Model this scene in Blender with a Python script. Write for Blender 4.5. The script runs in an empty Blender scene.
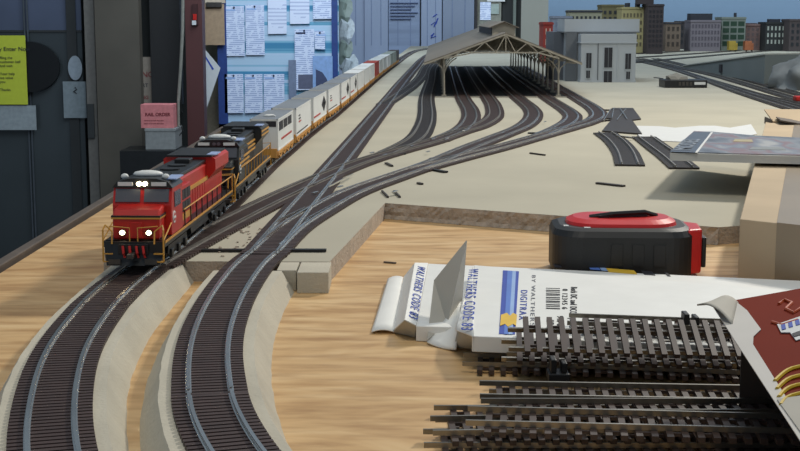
import bpy, bmesh, math, random
from mathutils import Vector, Matrix
random.seed(7)
S = 0.01                      # everything below is written in centimetres
col = bpy.context.scene.collection
scene = bpy.context.scene

# ---------------------------------------------------------------- camera
FPX, CH, HY = 1350.0, 15.9, 20.0
PITCH = math.atan((225.5 - HY) / FPX)
cam_d = bpy.data.cameras.new('camera'); cam = bpy.data.objects.new('camera', cam_d); col.objects.link(cam)
cam.location = (0, 0, CH * S); cam.rotation_euler = (math.pi / 2 - PITCH, 0, 0)
cam_d.sensor_width = 36; cam_d.lens = FPX / 800 * 36
cam_d.clip_start = 0.01; cam_d.clip_end = 100
scene.camera = cam
# ---------------------------------------------------------------- exposure, world, large lights
scene.view_settings.view_transform = 'Standard'
scene.view_settings.look = 'None'
scene.view_settings.gamma = 1.0
scene.view_settings.use_curve_mapping = False
scene.view_settings.exposure = 0.25
w = bpy.data.worlds.new('room_light'); scene.world = w; w.use_nodes = True
w.node_tree.nodes['Background'].inputs[0].default_value = (0.62, 0.80, 1.0, 1)
w.node_tree.nodes['Background'].inputs[1].default_value = 0.24

def area(name, loc, size, energy, color, target, sy=None):
    d = bpy.data.lights.new(name, 'AREA'); d.energy = energy; d.color = color
    d.shape = 'RECTANGLE'; d.size = size * S; d.size_y = (sy or size) * S
    o = bpy.data.objects.new(name, d); col.objects.link(o)
    o.location = Vector(loc) * S
    o.rotation_euler = (Vector(target) - Vector(loc)).to_track_quat('-Z', 'Y').to_euler()
    return o
area('room_or_fill_lamp', (112, 215, 135), 14, 26, (1.0, 0.94, 0.83), (10, 90, 0), 22)
area('room_or_fill_lamp', (10, 20, 190), 60, 11.0, (1.0, 0.93, 0.80), (5, 75, 0), 60)  # front fill, added to lift the board edge and near objects
area('room_or_fill_lamp', (60, 330, 190), 60, 5, (0.95, 0.97, 1.0), (40, 300, 0), 140)
area('room_or_fill_lamp', (-20, 300, 190), 90, 26, (0.74, 0.87, 1.0), (-60, 600, 20), 120)  # fill added to brighten the dark left wall and notice board
area('room_or_fill_lamp', (-30, 500, 150), 60, 22, (0.74, 0.87, 1.0), (-20, 800, 40), 120)  # low fill added to bring up the back panels
area('room_or_fill_lamp', (200, 600, 190), 120, 26, (0.80, 0.92, 1.0), (215, 800, 50), 160)  # added light that brightens the sky backdrop
area('room_or_fill_lamp', (120, 420, 200), 140, 10, (0.80, 0.92, 1.0), (160, 760, 20), 160)

# ---------------------------------------------------------------- pixel -> world helpers (on real planes)
cp, sp = math.cos(PITCH), math.sin(PITCH)
def ray(x, y):
    u = (x - 400) / FPX; v = (225.5 - y) / FPX
    return (u, cp + v * sp, -sp + v * cp)
def G(x, y, z=1.27):
    r = ray(x, y); t = (z - CH) / r[2]; return Vector((r[0] * t, r[1] * t, z))
def D(x, y, Y):
    r = ray(x, y); t = Y / r[1]; return Vector((r[0] * t, Y, CH + r[2] * t))
def PLN(x, y, p0, n):
    r = Vector(ray(x, y)); c = Vector((0, 0, CH)); n = Vector(n)
    t = (Vector(p0) - c).dot(n) / r.dot(n); return c + r * t

# ---------------------------------------------------------------- materials
def rgb(r, g, b):
    f = lambda c: (c / 255 / 12.92) if c / 255 <= 0.04045 else ((c / 255 + 0.055) / 1.055) ** 2.4
    return (f(r), f(g), f(b), 1)
MATS = {}
def mat(name, c, rough=0.6, metal=0.0, var=0.12, scale=60, bump=0.0, emit=None, es=0, bscale=None, stretch=(1, 1, 1)):
    if name in MATS: return MATS[name]
    m = bpy.data.materials.new(name); m.use_nodes = True
    nt = m.node_tree; b = nt.nodes['Principled BSDF']
    c = rgb(*c)
    b.inputs['Roughness'].default_value = rough; b.inputs['Metallic'].default_value = metal
    tc = nt.nodes.new('ShaderNodeTexCoord'); mp = nt.nodes.new('ShaderNodeMapping')
    mp.inputs['Scale'].default_value = stretch
    nt.links.new(tc.outputs['Object'], mp.inputs['Vector'])
    n = nt.nodes.new('ShaderNodeTexNoise'); n.inputs['Scale'].default_value = scale; n.inputs['Detail'].default_value = 4
    nt.links.new(mp.outputs[0], n.inputs['Vector'])
    r = nt.nodes.new('ShaderNodeValToRGB')
    lo = tuple(max(0, v * (1 - var)) for v in c[:3]) + (1,); hi = tuple(min(1, v * (1 + var)) for v in c[:3]) + (1,)
    r.color_ramp.elements[0].color = lo; r.color_ramp.elements[1].color = hi
    r.color_ramp.elements[0].position = 0.3; r.color_ramp.elements[1].position = 0.7
    nt.links.new(n.outputs['Fac'], r.inputs[0]); nt.links.new(r.outputs[0], b.inputs['Base Color'])
    if bump:
        bn = nt.nodes.new('ShaderNodeBump'); bn.inputs['Strength'].default_value = bump; bn.inputs['Distance'].default_value = 0.001
        n2 = nt.nodes.new('ShaderNodeTexNoise'); n2.inputs['Scale'].default_value = bscale or scale * 4; n2.inputs['Detail'].default_value = 5
        nt.links.new(mp.outputs[0], n2.inputs['Vector'])
        nt.links.new(n2.outputs['Fac'], bn.inputs['Height']); nt.links.new(bn.outputs[0], b.inputs['Normal'])
    if emit:
        b.inputs['Emission Color'].default_value = rgb(*emit); b.inputs['Emission Strength'].default_value = es
    MATS[name] = m; return m

def plywood_mat():
    m = bpy.data.materials.new('plywood'); m.use_nodes = True; nt = m.node_tree; L = nt.links
    b = nt.nodes['Principled BSDF']; b.inputs['Roughness'].default_value = 0.5
    tc = nt.nodes.new('ShaderNodeTexCoord'); mp = nt.nodes.new('ShaderNodeMapping')
    mp.inputs['Scale'].default_value = (8, 26, 1); mp.inputs['Rotation'].default_value = (0, 0, 0.22)
    L.new(tc.outputs['Object'], mp.inputs[0])
    n = nt.nodes.new('ShaderNodeTexNoise'); n.inputs['Scale'].default_value = 1.0; n.inputs['Detail'].default_value = 3; n.inputs['Distortion'].default_value = 2.2
    L.new(mp.outputs[0], n.inputs['Vector'])
    mp2 = nt.nodes.new('ShaderNodeMapping'); mp2.inputs['Scale'].default_value = (26, 110, 1); mp2.inputs['Rotation'].default_value = (0, 0, 0.22)
    L.new(tc.outputs['Object'], mp2.inputs[0])
    n2 = nt.nodes.new('ShaderNodeTexNoise'); n2.inputs['Scale'].default_value = 1.0; n2.inputs['Detail'].default_value = 5
    L.new(mp2.outputs[0], n2.inputs['Vector'])
    r = nt.nodes.new('ShaderNodeValToRGB'); e = r.color_ramp.elements
    e[0].position = 0.28; e[0].color = rgb(186, 146, 96); e[1].position = 0.72; e[1].color = rgb(222, 190, 142)
    k = e.new(0.5); k.color = rgb(208, 171, 120)
    L.new(n.outputs['Fac'], r.inputs[0])
    r2 = nt.nodes.new('ShaderNodeValToRGB'); e = r2.color_ramp.elements
    e[0].position = 0.3; e[0].color = (0.66, 0.58, 0.50, 1); e[1].position = 0.55; e[1].color = (1, 1, 1, 1)
    L.new(n2.outputs['Fac'], r2.inputs[0])
    mx = nt.nodes.new('ShaderNodeMix'); mx.data_type = 'RGBA'; mx.blend_type = 'MULTIPLY'; mx.inputs[0].default_value = 0.9
    L.new(r.outputs[0], mx.inputs[6]); L.new(r2.outputs[0], mx.inputs[7]); L.new(mx.outputs[2], b.inputs['Base Color'])
    return m

def lines_mat(name, paper, ink, scale, thr=0.5, axis=2, noise=18):
    """paper with rows of print: bands along one axis broken up by noise"""
    m = bpy.data.materials.new(name); m.use_nodes = True; nt = m.node_tree; L = nt.links
    b = nt.nodes['Principled BSDF']; b.inputs['Roughness'].default_value = 0.7
    tc = nt.nodes.new('ShaderNodeTexCoord'); sx = nt.nodes.new('ShaderNodeSeparateXYZ'); L.new(tc.outputs['Object'], sx.inputs[0])
    mu = nt.nodes.new('ShaderNodeMath'); mu.operation = 'MULTIPLY'; mu.inputs[1].default_value = scale
    L.new(sx.outputs[axis], mu.inputs[0])
    fr = nt.nodes.new('ShaderNodeMath'); fr.operation = 'FRACT'; L.new(mu.outputs[0], fr.inputs[0])
    gt = nt.nodes.new('ShaderNodeMath'); gt.operation = 'GREATER_THAN'; gt.inputs[1].default_value = thr; L.new(fr.outputs[0], gt.inputs[0])
    n = nt.nodes.new('ShaderNodeTexNoise'); n.inputs['Scale'].default_value = noise; n.inputs['Detail'].default_value = 3
    L.new(tc.outputs['Object'], n.inputs['Vector'])
    g2 = nt.nodes.new('ShaderNodeMath'); g2.operation = 'GREATER_THAN'; g2.inputs[1].default_value = 0.47; L.new(n.outputs['Fac'], g2.inputs[0])
    ml = nt.nodes.new('ShaderNodeMath'); ml.operation = 'MULTIPLY'; L.new(gt.outputs[0], ml.inputs[0]); L.new(g2.outputs[0], ml.inputs[1])
    mx = nt.nodes.new('ShaderNodeMix'); mx.data_type = 'RGBA'
    mx.inputs[6].default_value = rgb(*paper); mx.inputs[7].default_value = rgb(*ink)
    L.new(ml.outputs[0], mx.inputs[0]); L.new(mx.outputs[2], b.inputs['Base Color'])
    return m

M_ply = plywood_mat()
M_homa = mat('homasote_top', (176, 171, 154), 0.9, var=0.07, scale=8, bump=0.15, bscale=900)
M_homae = mat('homasote_edge', (176, 164, 150), 0.95, var=0.15, scale=120, bump=1.0, bscale=400)
M_bed = mat('roadbed', (186, 180, 164), 0.9, var=0.10, scale=30, bump=0.4, bscale=500)
M_tie = mat('brown_tie_plastic', (66, 50, 46), 0.5, var=0.18, scale=90)
M_tie2 = mat('dark_tie_plastic', (48, 41, 38), 0.5, var=0.15, scale=90)
M_rail = mat('nickel_silver_rail', (226, 224, 218), 0.25, 1.0, var=0.12, scale=40)
M_railw = mat('weathered_rail', (150, 145, 138), 0.4, 0.8, var=0.15, scale=40)
M_black = mat('black_plastic', (24, 24, 25), 0.45, var=0.2)
M_dark = mat('charcoal_paint', (46, 48, 48), 0.6, var=0.1, scale=10)
M_trim = mat('dark_brown_trim', (88, 78, 70), 0.6, var=0.2, scale=30)
M_red = mat('red_loco_paint', (186, 34, 26), 0.35, var=0.08)
M_gold = mat('gold_paint', (205, 150, 62), 0.4, var=0.1)
M_lblack = mat('loco_black', (30, 31, 32), 0.35, var=0.15)
M_glass = mat('cab_glass', (92, 94, 100), 0.08, var=0.1)
M_white = mat('white_container', (222, 224, 222), 0.5, var=0.03)
M_croof = mat('grey_roof', (128, 134, 142), 0.5, var=0.1, scale=15)
M_reflect = mat('pale_blue_reflection', (165, 185, 228), 0.3, var=0.04)  # pale blue put in for window reflections on the loco roofs
M_light = mat('lit_headlight', (255, 240, 210), 0.4, emit=(255, 236, 190), es=9)
M_steel = mat('wheel_steel', (88, 84, 80), 0.4, 0.7)
M_spine = mat('spine_car_yellow', (188, 134, 62), 0.6, var=0.18, scale=50)
M_card = mat('cardboard', (186, 166, 138), 0.85, var=0.06, scale=20)
M_tape = mat('packing_tape', (146, 130, 108), 0.35, var=0.08, scale=15)
M_wpap = mat('white_paper', (206, 208, 208), 0.7, var=0.03)
M_box = mat('white_carton', (232, 232, 228), 0.5, var=0.03)
M_boxin = mat('grey_carton_inside', (176, 172, 162), 0.8, var=0.08, scale=20)
M_blue = mat('print_blue', (44, 72, 170), 0.5, var=0.06)
M_blue2 = mat('print_mid_blue', (86, 124, 204), 0.5, var=0.06)
M_blue3 = mat('print_light_blue', (150, 180, 226), 0.5, var=0.06)
M_yel = mat('print_yellow', (232, 190, 60), 0.5)
M_ink = mat('print_black', (38, 38, 44), 0.6)

# ---------------------------------------------------------------- mesh collector
class MB:
    def __init__(s): s.v = []; s.f = []
    def add(s, vs, fs):
        o = len(s.v); s.v += [Vector(p) for p in vs]; s.f += [tuple(i + o for i in f) for f in fs]; return s
    def box(s, x0, x1, y0, y1, z0, z1, c=0.0):
        if c <= 0:
            return s.hexa([(x0,y0,z0),(x1,y0,z0),(x1,y1,z0),(x0,y1,z0)], [(x0,y0,z1),(x1,y0,z1),(x1,y1,z1),(x0,y1,z1)])
        b = bmesh.new(); bmesh.ops.create_cube(b, size=1)
        for v in b.verts: v.co = Vector(((x0+x1)/2 + v.co.x*(x1-x0), (y0+y1)/2 + v.co.y*(y1-y0), (z0+z1)/2 + v.co.z*(z1-z0)))
        bmesh.ops.bevel(b, geom=b.edges[:], offset=c, segments=2, affect='EDGES', profile=0.5)
        b.verts.index_update()
        s.add([v.co.copy() for v in b.verts], [[v.index for v in f.verts] for f in b.faces]); b.free(); return s
    def hexa(s, bot, top):
        return s.add(list(bot) + list(top), [(3,2,1,0),(4,5,6,7),(0,1,5,4),(1,2,6,5),(2,3,7,6),(3,0,4,7)])
    def prism(s, poly, d):                         # poly: 3d points, d: extrusion vector
        n = len(poly); d = Vector(d); a = [Vector(p) for p in poly]
        return s.add(a + [p + d for p in a], [tuple(range(n-1, -1, -1)), tuple(range(n, 2*n))] + [(i, (i+1) % n, n+(i+1) % n, n+i) for i in range(n)])
    def tube(s, pts, r, n=6, cap=True):
        pts = [Vector(p) for p in pts]; rings = []
        for i, p in enumerate(pts):
            t = (pts[min(i+1, len(pts)-1)] - pts[max(i-1, 0)]).normalized()
            u = t.cross(Vector((0, 0, 1)));
            if u.length < 1e-3: u = t.cross(Vector((0, 1, 0)))
            u.normalize(); w_ = t.cross(u).normalized()
            rr = r[i] if isinstance(r, (list, tuple)) else r
            rings.append([p + (u*math.cos(a) + w_*math.sin(a)) * rr for a in [2*math.pi*k/n for k in range(n)]])
        fs = []
        for i in range(len(pts)-1):
            for k in range(n): fs.append((i*n+k, i*n+(k+1) % n, (i+1)*n+(k+1) % n, (i+1)*n+k))
        if cap: fs += [tuple(range(n-1, -1, -1)), tuple((len(pts)-1)*n + k for k in range(n))]
        return s.add([v for r_ in rings for v in r_], fs)
    def bar(s, a, b, w_=0.2, h=0.2, up=(0, 0, 1)):
        a, b = Vector(a), Vector(b); t = (b-a).normalized(); u = t.cross(Vector(up))
        if u.length < 1e-3: u = t.cross(Vector((0, 1, 0)))
        u.normalize(); k = u.cross(t).normalized(); u *= w_/2; k *= h/2
        return s.hexa([a-u-k, a+u-k, b+u-k, b-u-k], [a-u+k, a+u+k, b+u+k, b-u+k])
    def cyl(s, c, axis, r, L, n=16):
        c, axis = Vector(c), Vector(axis).normalized(); return s.tube([c - axis*L/2, c + axis*L/2], r, n)
    def ball(s, c, r, n=10, sc=(1, 1, 1), jit=0):
        b = bmesh.new(); bmesh.ops.create_icosphere(b, subdivisions=2, radius=1)
        rnd = random.Random(int(c[0]*10 + c[1]))
        for v in b.verts:
            k = 1 + jit * (rnd.random() - 0.5); v.co = Vector((c[0] + v.co.x*r*sc[0]*k, c[1] + v.co.y*r*sc[1]*k, c[2] + v.co.z*r*sc[2]*k))
        b.verts.index_update()
        s.add([v.co.copy() for v in b.verts], [[v.index for v in f.verts] for f in b.faces]); b.free(); return s
    def build(s, name, m, parent=None, origin=None, smooth=False, bevel=0):
        me = bpy.data.meshes.new(name)
        o_ = Vector(origin) if origin is not None else Vector((0, 0, 0))
        me.from_pydata([(v - o_) * S for v in s.v], [], s.f); me.validate(); me.update()
        bm_ = bmesh.new(); bm_.from_mesh(me); bmesh.ops.recalc_face_normals(bm_, faces=bm_.faces); bm_.to_mesh(me); bm_.free()
        ms = m if isinstance(m, (list, tuple)) else [m]
        for k in ms: me.materials.append(k)
        if smooth:
            for p in me.polygons: p.use_smooth = True
        o = bpy.data.objects.new(name, me); col.objects.link(o)
        if parent is not None: o.parent = parent
        elif origin is not None: o.location = o_ * S
        if bevel:
            bv = o.modifiers.new('bevel', 'BEVEL'); bv.width = bevel * S; bv.segments = 2; bv.limit_method = 'ANGLE'; bv.angle_limit = 0.7
        return o

def tag(o, label=None, cat=None, group=None, kind=None):
    if label: o['label'] = label
    if cat: o['category'] = cat
    if group: o['group'] = group
    if kind: o['kind'] = kind
    return o
def thing(name, label, cat, loc=(0, 0, 0), rz=0, group=None, rot=None):
    o = bpy.data.objects.new(name, None); col.objects.link(o); o.empty_display_size = 0.01
    o.location = Vector(loc) * S; o.rotation_euler = rot or (0, 0, rz)
    return tag(o, label, cat, group)
def struct(mb, name, m, **k): return tag(mb.build(name, m, **k), kind='structure')
def kids(o): return [c for c in bpy.data.objects if c.parent == o]
def copy_tree(o, parent=None):
    c = o.copy(); col.objects.link(c); c.parent = parent
    for ch in kids(o): copy_tree(ch, c)
    return c
def text(s_, size, m, parent, frame, name='printed_text', ext=0.01, bold=0, sx=1.0, gap=1.0):
    """lettering as a mesh; frame = (origin, right, up) in parent's space, cm"""
    cu = bpy.data.curves.new('txt', 'FONT'); cu.body = s_; cu.size = size; cu.extrude = ext; cu.offset = bold; cu.align_x = 'LEFT'; cu.space_character = gap
    t = bpy.data.objects.new('txt', cu); col.objects.link(t)
    bpy.context.view_layer.update()
    me = bpy.data.meshes.new_from_object(t.evaluated_get(bpy.context.evaluated_depsgraph_get()))
    bpy.data.objects.remove(t); bpy.data.curves.remove(cu)
    o_, r, u = [Vector(k) for k in frame]; r = r.normalized(); u = (u - r*u.dot(r)).normalized(); n = r.cross(u)
    for v in me.vertices: v.co = (o_ + r*v.co.x*sx + u*v.co.y + n*(v.co.z + ext)) * S
    me.materials.clear(); me.materials.append(m)
    o = bpy.data.objects.new(name, me); col.objects.link(o); o.parent = parent
    return o

# ---------------------------------------------------------------- curve resampling
def spline(pts, step=1.0):
    P = [Vector(p) for p in pts]; P = [P[0]*2 - P[1]] + P + [P[-1]*2 - P[-2]]; out = []
    for i in range(1, len(P)-2):
        p0, p1, p2, p3 = P[i-1:i+3]; n = max(3, int((p2-p1).length / 1.0))
        for k in range(n):
            t = k / n
            out.append(0.5*((2*p1) + (p2-p0)*t + (2*p0-5*p1+4*p2-p3)*t*t + (3*p1-p0-3*p2+p3)*t**3))
    out.append(P[-2])
    for _ in range(6):                                  # fair the curve
        out = [out[0]] + [(out[i-1] + out[i]*2 + out[i+1]) / 4 for i in range(1, len(out)-1)] + [out[-1]]
    acc = [0]
    for a, b in zip(out, out[1:]): acc.append(acc[-1] + (b-a).length)
    n = max(2, int(acc[-1] / step)); res = []; j = 0
    for k in range(n+1):
        s_ = acc[-1]*k/n
        while j < len(acc)-2 and acc[j+1] < s_: j += 1
        f = (s_-acc[j]) / max(1e-9, acc[j+1]-acc[j]); res.append(out[j].lerp(out[j+1], f))
    return res
def frames(p):
    r = []
    for i in range(len(p)):
        t = (p[min(i+1, len(p)-1)] - p[max(i-1, 0)]); t.z = 0; t.normalize(); r.append((p[i], t, Vector((t.y, -t.x, 0))))
    return r
RAILP = [(-.12, 0), (.12, 0), (.12, .03), (.03, .05), (.03, .15), (.07, .16), (.07, .21), (-.07, .21), (-.07, .16), (-.03, .15), (-.03, .05), (-.12, .03)]
def rail_mb(fr, off, z=0.18, prof=RAILP):
    n = len(prof); mb = MB(); vs = []
    for p, t, s_ in fr:
        for a, h in prof: vs.append(p + s_*(off + a) + Vector((0, 0, z + h)))
    fs = [(i*n+k, i*n+(k+1) % n, (i+1)*n+(k+1) % n, (i+1)*n+k) for i in range(len(fr)-1) for k in range(n)]
    fs += [tuple(range(n-1, -1, -1)), tuple((len(fr)-1)*n + k for k in range(n))]
    return mb.add(vs, fs)
def ties_mb(pts, pitch=0.55, half=1.5, wd=0.36, h=0.18, skip=None, under=True):
    fr = frames(spline(pts, pitch)); mb = MB(); wd = pitch*.66
    for p, t, s_ in fr:
        a, b = p - s_*half, p + s_*half
        c = Vector((0, 0, 0)); u = t*wd/2; k = Vector((0, 0, h))
        mb.hexa([a-u, b-u, b+u, a+u], [a-u+k, b-u+k, b+u+k, a+u+k])
    if under:
        f2 = frames(spline(pts, 1.5)); z = Vector((0, 0, 0.04)); vs = []
        for p, t, s_ in f2: vs += [p - s_*(half-.08) + z, p + s_*(half-.08) + z]
        mb.add(vs, [(2*i, 2*i+1, 2*i+3, 2*i+2) for i in range(len(f2)-1)])
    return mb
TZ = 1.28
def V2(l, z=TZ): return [Vector((a, b, z)) for a, b in l]
def track(pts, label, z=TZ, mr=None, mt=None, group=None, step=1.2, pitch=0.55, name='model_track', half=1.5, cat='model railway track'):
    P = V2(pts, z) if len(pts[0]) == 2 else [Vector(p) for p in pts]
    r = thing(name, label, cat, P[0], group=group)
    ties_mb(P, pitch, half).build('tie_strip', mt or M_tie, r, P[0])
    fr = frames(spline(P, step))
    for sgn in (-1, 1): rail_mb(fr, sgn*.825).build('rail', mr or M_rail, r, P[0])
    return r

# ================================================================ SETTING
# floor, walls
struct(MB().box(-420, 420, -60, 860, -96, -95), 'floor', mat('floor_concrete', (70, 68, 66), 0.8))
struct(MB().box(-420, 60, 800, 812, -95, 190), 'wall_back', mat('back_wall_paint', (120, 126, 134), 0.8))
struct(MB().box(-300, D(199, 60, 569).x, 566, 572, -95, 150), 'wall_left', mat('dark_wall', (42, 46, 45), 0.7, scale=6))
def arc_wall():
    mb = MB(); vs = []
    for i in range(33):
        t = i/32; x = 55 + t*330; y = 835 - 70*t*t
        vs += [(x, y, -95), (x, y, 150)]
    return mb.add(vs, [(2*i, 2*i+2, 2*i+3, 2*i+1) for i in range(32)])
aw = struct(arc_wall(), 'wall_right', mat('sky_blue_backdrop', (144, 170, 196), 0.9, var=0.05, scale=.9), smooth=True)
sd = aw.modifiers.new('thickness', 'SOLIDIFY'); sd.thickness = .03; sd.offset = 1

# plywood table top
ply = MB().prism([(-25.7, 22, -1.2), (95, 22, -1.2), (100, 140, -1.2), (430, 298, -1.2), (380, 744, -1.2), (6, 769, -1.2), (-4, 560, -1.2), (-24.8, 200, -1.2)], (0, 0, 1.2))
table = thing('layout_table', 'plywood sheet table top with golden grain under the front curves', 'table', (0, 22, 0))
ply.build('plywood_top', M_ply, table, (0, 22, 0))
M_leg = mat('pine_leg', (150, 120, 80), 0.7)
for x, y in ((-20, 30), (88, 30), (-18, 190), (88, 190), (0, 500), (100, 300), (20, 700), (370, 700), (400, 320)): MB().box(x-2, x+2, y-2, y+2, -95, -1.2).build('leg', M_leg, table, (0, 22, 0))
# homasote board
front = [(-18.2, 81.6), (-4.3, 81.4), (-1.2, 108.2), (22.8, 95.3), (24.9, 96.2), (45.5, 164), (60, 164), (95, 150), (430, 300), (380, 745), (120, 780), (30, 770), (6, 770), (-1, 560), (-4.2, 480), (-17.6, 120)]
bd = MB().prism([(x, y, 0.0) for x, y in front], (0, 0, 1.27))
board = thing('layout_board', 'beige fibreboard layout surface with rough grey front edge', 'layout board', (0, 110, 0))
o = bd.build('board_sheet', [M_homa, M_homae], board, (0, 110, 0))
for p in o.data.polygons: p.material_index = 0 if p.normal.z > 0.5 else 1
# rough torn fibres along the cut edge
fe = MB(); a, b = Vector((-1.2, 108.2, 0)), Vector((22.8, 95.3, 0)); nrm = Vector((-.47, -.88, 0))
N = 90; vs = []
for i in range(N+1):
    p = a.lerp(b, i/N)
    for k in range(5):
        q = p + nrm*(0.05 + random.random()*0.16 + (0.12 if k == 0 else 0)); q.z = 0.02 + 1.235*k/4 ; vs.append(q)
fe.add(vs, [(i*5+k, (i+1)*5+k, (i+1)*5+k+1, i*5+k+1) for i in range(N) for k in range(4)])
fe.build('torn_edge', M_homae, board, (0, 110, 0))
# step blocks beside the first turnout
for (x0, x1, y0, y1, lb) in ((-7.3, -6.15, 78.6, 81.3, 'small light grey fibreboard block beside the turnout, left one'), (-6.05, -4.2, 77.9, 81.3, 'small light grey fibreboard block at the board corner, right one')):
    tag(MB().box(x0, x1, y0, y1, 0, 1.26, .04).build('fibreboard_block', M_bed, origin=((x0+x1)/2, y0, 0)), lb, 'block', 'fibreboard blocks by the turnout')

# table edge trim
tag(MB().box(-26.5, -25.72, 22, 200, -3, .3, .08).build('trim_left', M_trim), kind='structure')

# ---------------------------------------------------------------- tracks
T1 = [(-9.6, 37.5), (-11.7, 43.7), (-13.3, 50), (-14.6, 57), (-15.2, 63.0), (-15.45, 67.9)]
T1b = [(-15.47, 68.1), (-15.45, 73.5), (-15.15, 79), (-14.75, 88), (-14.3, 100), (-13.95, 120), (-13.65, 137), (-13.15, 152), (-12.6, 170), (-11.6, 194), (-10.6, 215), (-6.0, 350), (-0.8, 480), (2.6, 560), (8, 650), (20, 730)]
T2 = [(-2.8, 36.5), (-4.3, 40.5), (-5.7, 44.2), (-7.0, 48.9), (-7.4, 51.0)]
T2b = [(-7.45, 51.3), (-8.2, 56), (-8.8, 61.5), (-9.1, 67.5), (-9.15, 73.5), (-8.95, 80.1), (-8.6, 83.0)]
def roadbed(pts, label):
    fr = frames(spline(V2(pts, 0), 1.0)); prof = [(-2.75, 0.0), (-2.0, 1.27), (2.0, 1.27), (2.75, 0.0)]
    mb = MB(); vs = []; rnd = random.Random(3)
    for p, t, s_ in fr:
        for a, h in prof: vs.append(p + s_*(a + (rnd.random()-.5)*.05) + Vector((0, 0, h)))
    n = 4
    fs = [(i*n+k, i*n+(k+1) % n, (i+1)*n+(k+1) % n, (i+1)*n+k) for i in range(len(fr)-1) for k in range(n)] + [(3, 2, 1, 0), tuple((len(fr)-1)*n + k for k in range(n))]
    mb.add(vs, fs); return tag(mb.build('roadbed_strip', M_bed, origin=V2(pts, 0)[0]), label, 'roadbed')
roadbed([(-9.6, 37.5), (-11.7, 43.7), (-13.3, 50), (-14.6, 57), (-15.2, 63.0), (-15.45, 68), (-15.45, 73.5), (-15.4, 81.4)], 'sloped grey foam roadbed under the left front curve of track')
roadbed([(-2.8, 36.5), (-4.3, 40.5), (-5.7, 44.2), (-7.0, 48.9), (-7.45, 51.3), (-8.2, 56), (-8.8, 61.5), (-9.1, 67.5), (-9.15, 73.5), (-9.0, 78.4)], 'sloped grey foam roadbed under the bright front curve of track')
track(T1, 'curved track section nearest the camera at lower left corner', pitch=.42, step=.6)
track(T1b, 'long main track the freight train is standing on', pitch=.46)
track(T2, 'short curved track section at bottom edge, beyond its joint', pitch=.42, step=.6)
track(T2b, 'shining S curved track section leading up to the first turnout', pitch=.42, step=.6)
Sx = [(-8.55, 83.1), (-7.7, 104.6), (-6.2, 141.0), (-2.3, 241.7), (0.6, 320), (4.6, 418.1), (9, 520), (16, 620), (30, 710)]
sw1 = track(Sx, 'straight yard lead track running from the first turnout through the crossing', step=2)
C = [(-8.45, 84.2), (-7.7, 93.7), (-6.2, 102.9), (-4.0, 114.0), (0.0, 126.8), (3.6, 138.0), (8.2, 155.1), (12.6, 170.1), (17.2, 186.9), (20.3, 205.7), (21.7, 224.9), (22.3, 257.7), (24, 330), (27, 430)]
A = [(-14.9, 79.4), (-13.3, 90.5), (-10.4, 108.0), (-7.2, 124.4), (-3.8, 138.9), (0.0, 150.9), (3.6, 161.1), (7.8, 175.8), (11.0, 186.4), (14.2, 204.5), (15.9, 230.2), (16.7, 257.7), (18.5, 330), (21.5, 430)]
B7 = [(1.6, 131.5), (6.3, 142.6), (11.5, 154.5), (17.0, 168.1), (22.4, 181.4), (27.0, 193.4), (30.2, 205.7), (32.0, 222.8), (33.2, 254.3), (35.5, 330), (38.6, 430)]
R2 = [(-1.6, 146), (1.8, 165), (3.3, 185), (4.2, 210), (5.1, 257.7), (7.6, 330), (10.6, 420), (17, 520), (28, 620), (44, 700)]
B3 = [(4.6, 164.0), (8.2, 180), (10.3, 198), (11.4, 220), (11.9, 257.7), (13.8, 330), (16.6, 430)]
B6 = [(18.0, 171), (22.0, 184.5), (25.3, 199), (26.9, 215), (27.8, 257.7), (29.6, 330), (32.6, 430)]
SP = [(-2.7, 236), (-.4, 262), (2.6, 300), (5.4, 350), (8.0, 420), (13, 520), (22, 610)]
track(C, 'curved turnout route splitting right from the straight lead into the shed, fourth shed track', z=TZ+.004, step=1.5)
track(A, 'diagonal track crossing from beside the locomotive over the straight lead into the shed', z=TZ+.008, step=1.5, mr=M_railw)
track(B7, 'outermost ladder track sweeping right along the outside of the shed columns', z=TZ+.012, step=1.5)
track(R2, 'ladder track passing outside the left column of the shed', z=TZ+.002, step=1.5, mt=M_tie2, mr=M_railw)
track(B3, 'leftmost ladder track entering the train shed', z=TZ+.014, step=1.5)
track(B6, 'ladder track entering the shed just inside its right columns', z=TZ+.016, step=1.5)
track(SP, 'faint far siding between the straight lead and the shed', z=TZ+.001, step=3, mt=M_tie2, mr=M_railw)
# turnout hardware
def bars(label, base, items, mats_):
    r = thing('turnout_hardware', label, 'turnout hardware', base)
    for nm, a, b, wd, h in items:
        MB().bar(a, b, wd, h).build(nm, mats_[nm], r, base)
    return r
MT = {'throw_bar': M_black, 'guard_rail': M_rail, 'point_rail': M_rail, 'joiner': M_rail}
Z = TZ + .10
ZR = TZ + .33
bars('black throw bar and guard rails of the first turnout', (-8.5, 84.4, Z), [
    ('throw_bar', (-13.6, 84.9, Z), (-4.7, 84.9, Z), .42, .16),
    ('guard_rail', (-8.9, 96, ZR), (-7.3, 103, ZR), .07, .14), ('guard_rail', (-6.9, 96.5, ZR), (-5.0, 106, ZR), .07, .14),
    ('point_rail', (-7.75, 85.5, ZR), (-6.6, 97, ZR), .08, .16), ('point_rail', (-9.25, 85.5, ZR), (-8.3, 95, ZR), .08, .16)], MT)
bars('black throw bar beside the ladder split near the middle', G(433, 170), [
    ('throw_bar', G(414, 166, Z), G(446, 172, Z), .5, .16), ('guard_rail', (3.0, 140, ZR), (5.6, 146, ZR), .07, .14)], MT)
bars('black throw bar at the last ladder split before the outer curve', G(545, 133), [
    ('throw_bar', G(528, 133, Z), G(562, 133, Z), .6, .16), ('guard_rail', (18.6, 174, ZR), (21, 181, ZR), .07, .14)], MT)
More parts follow.
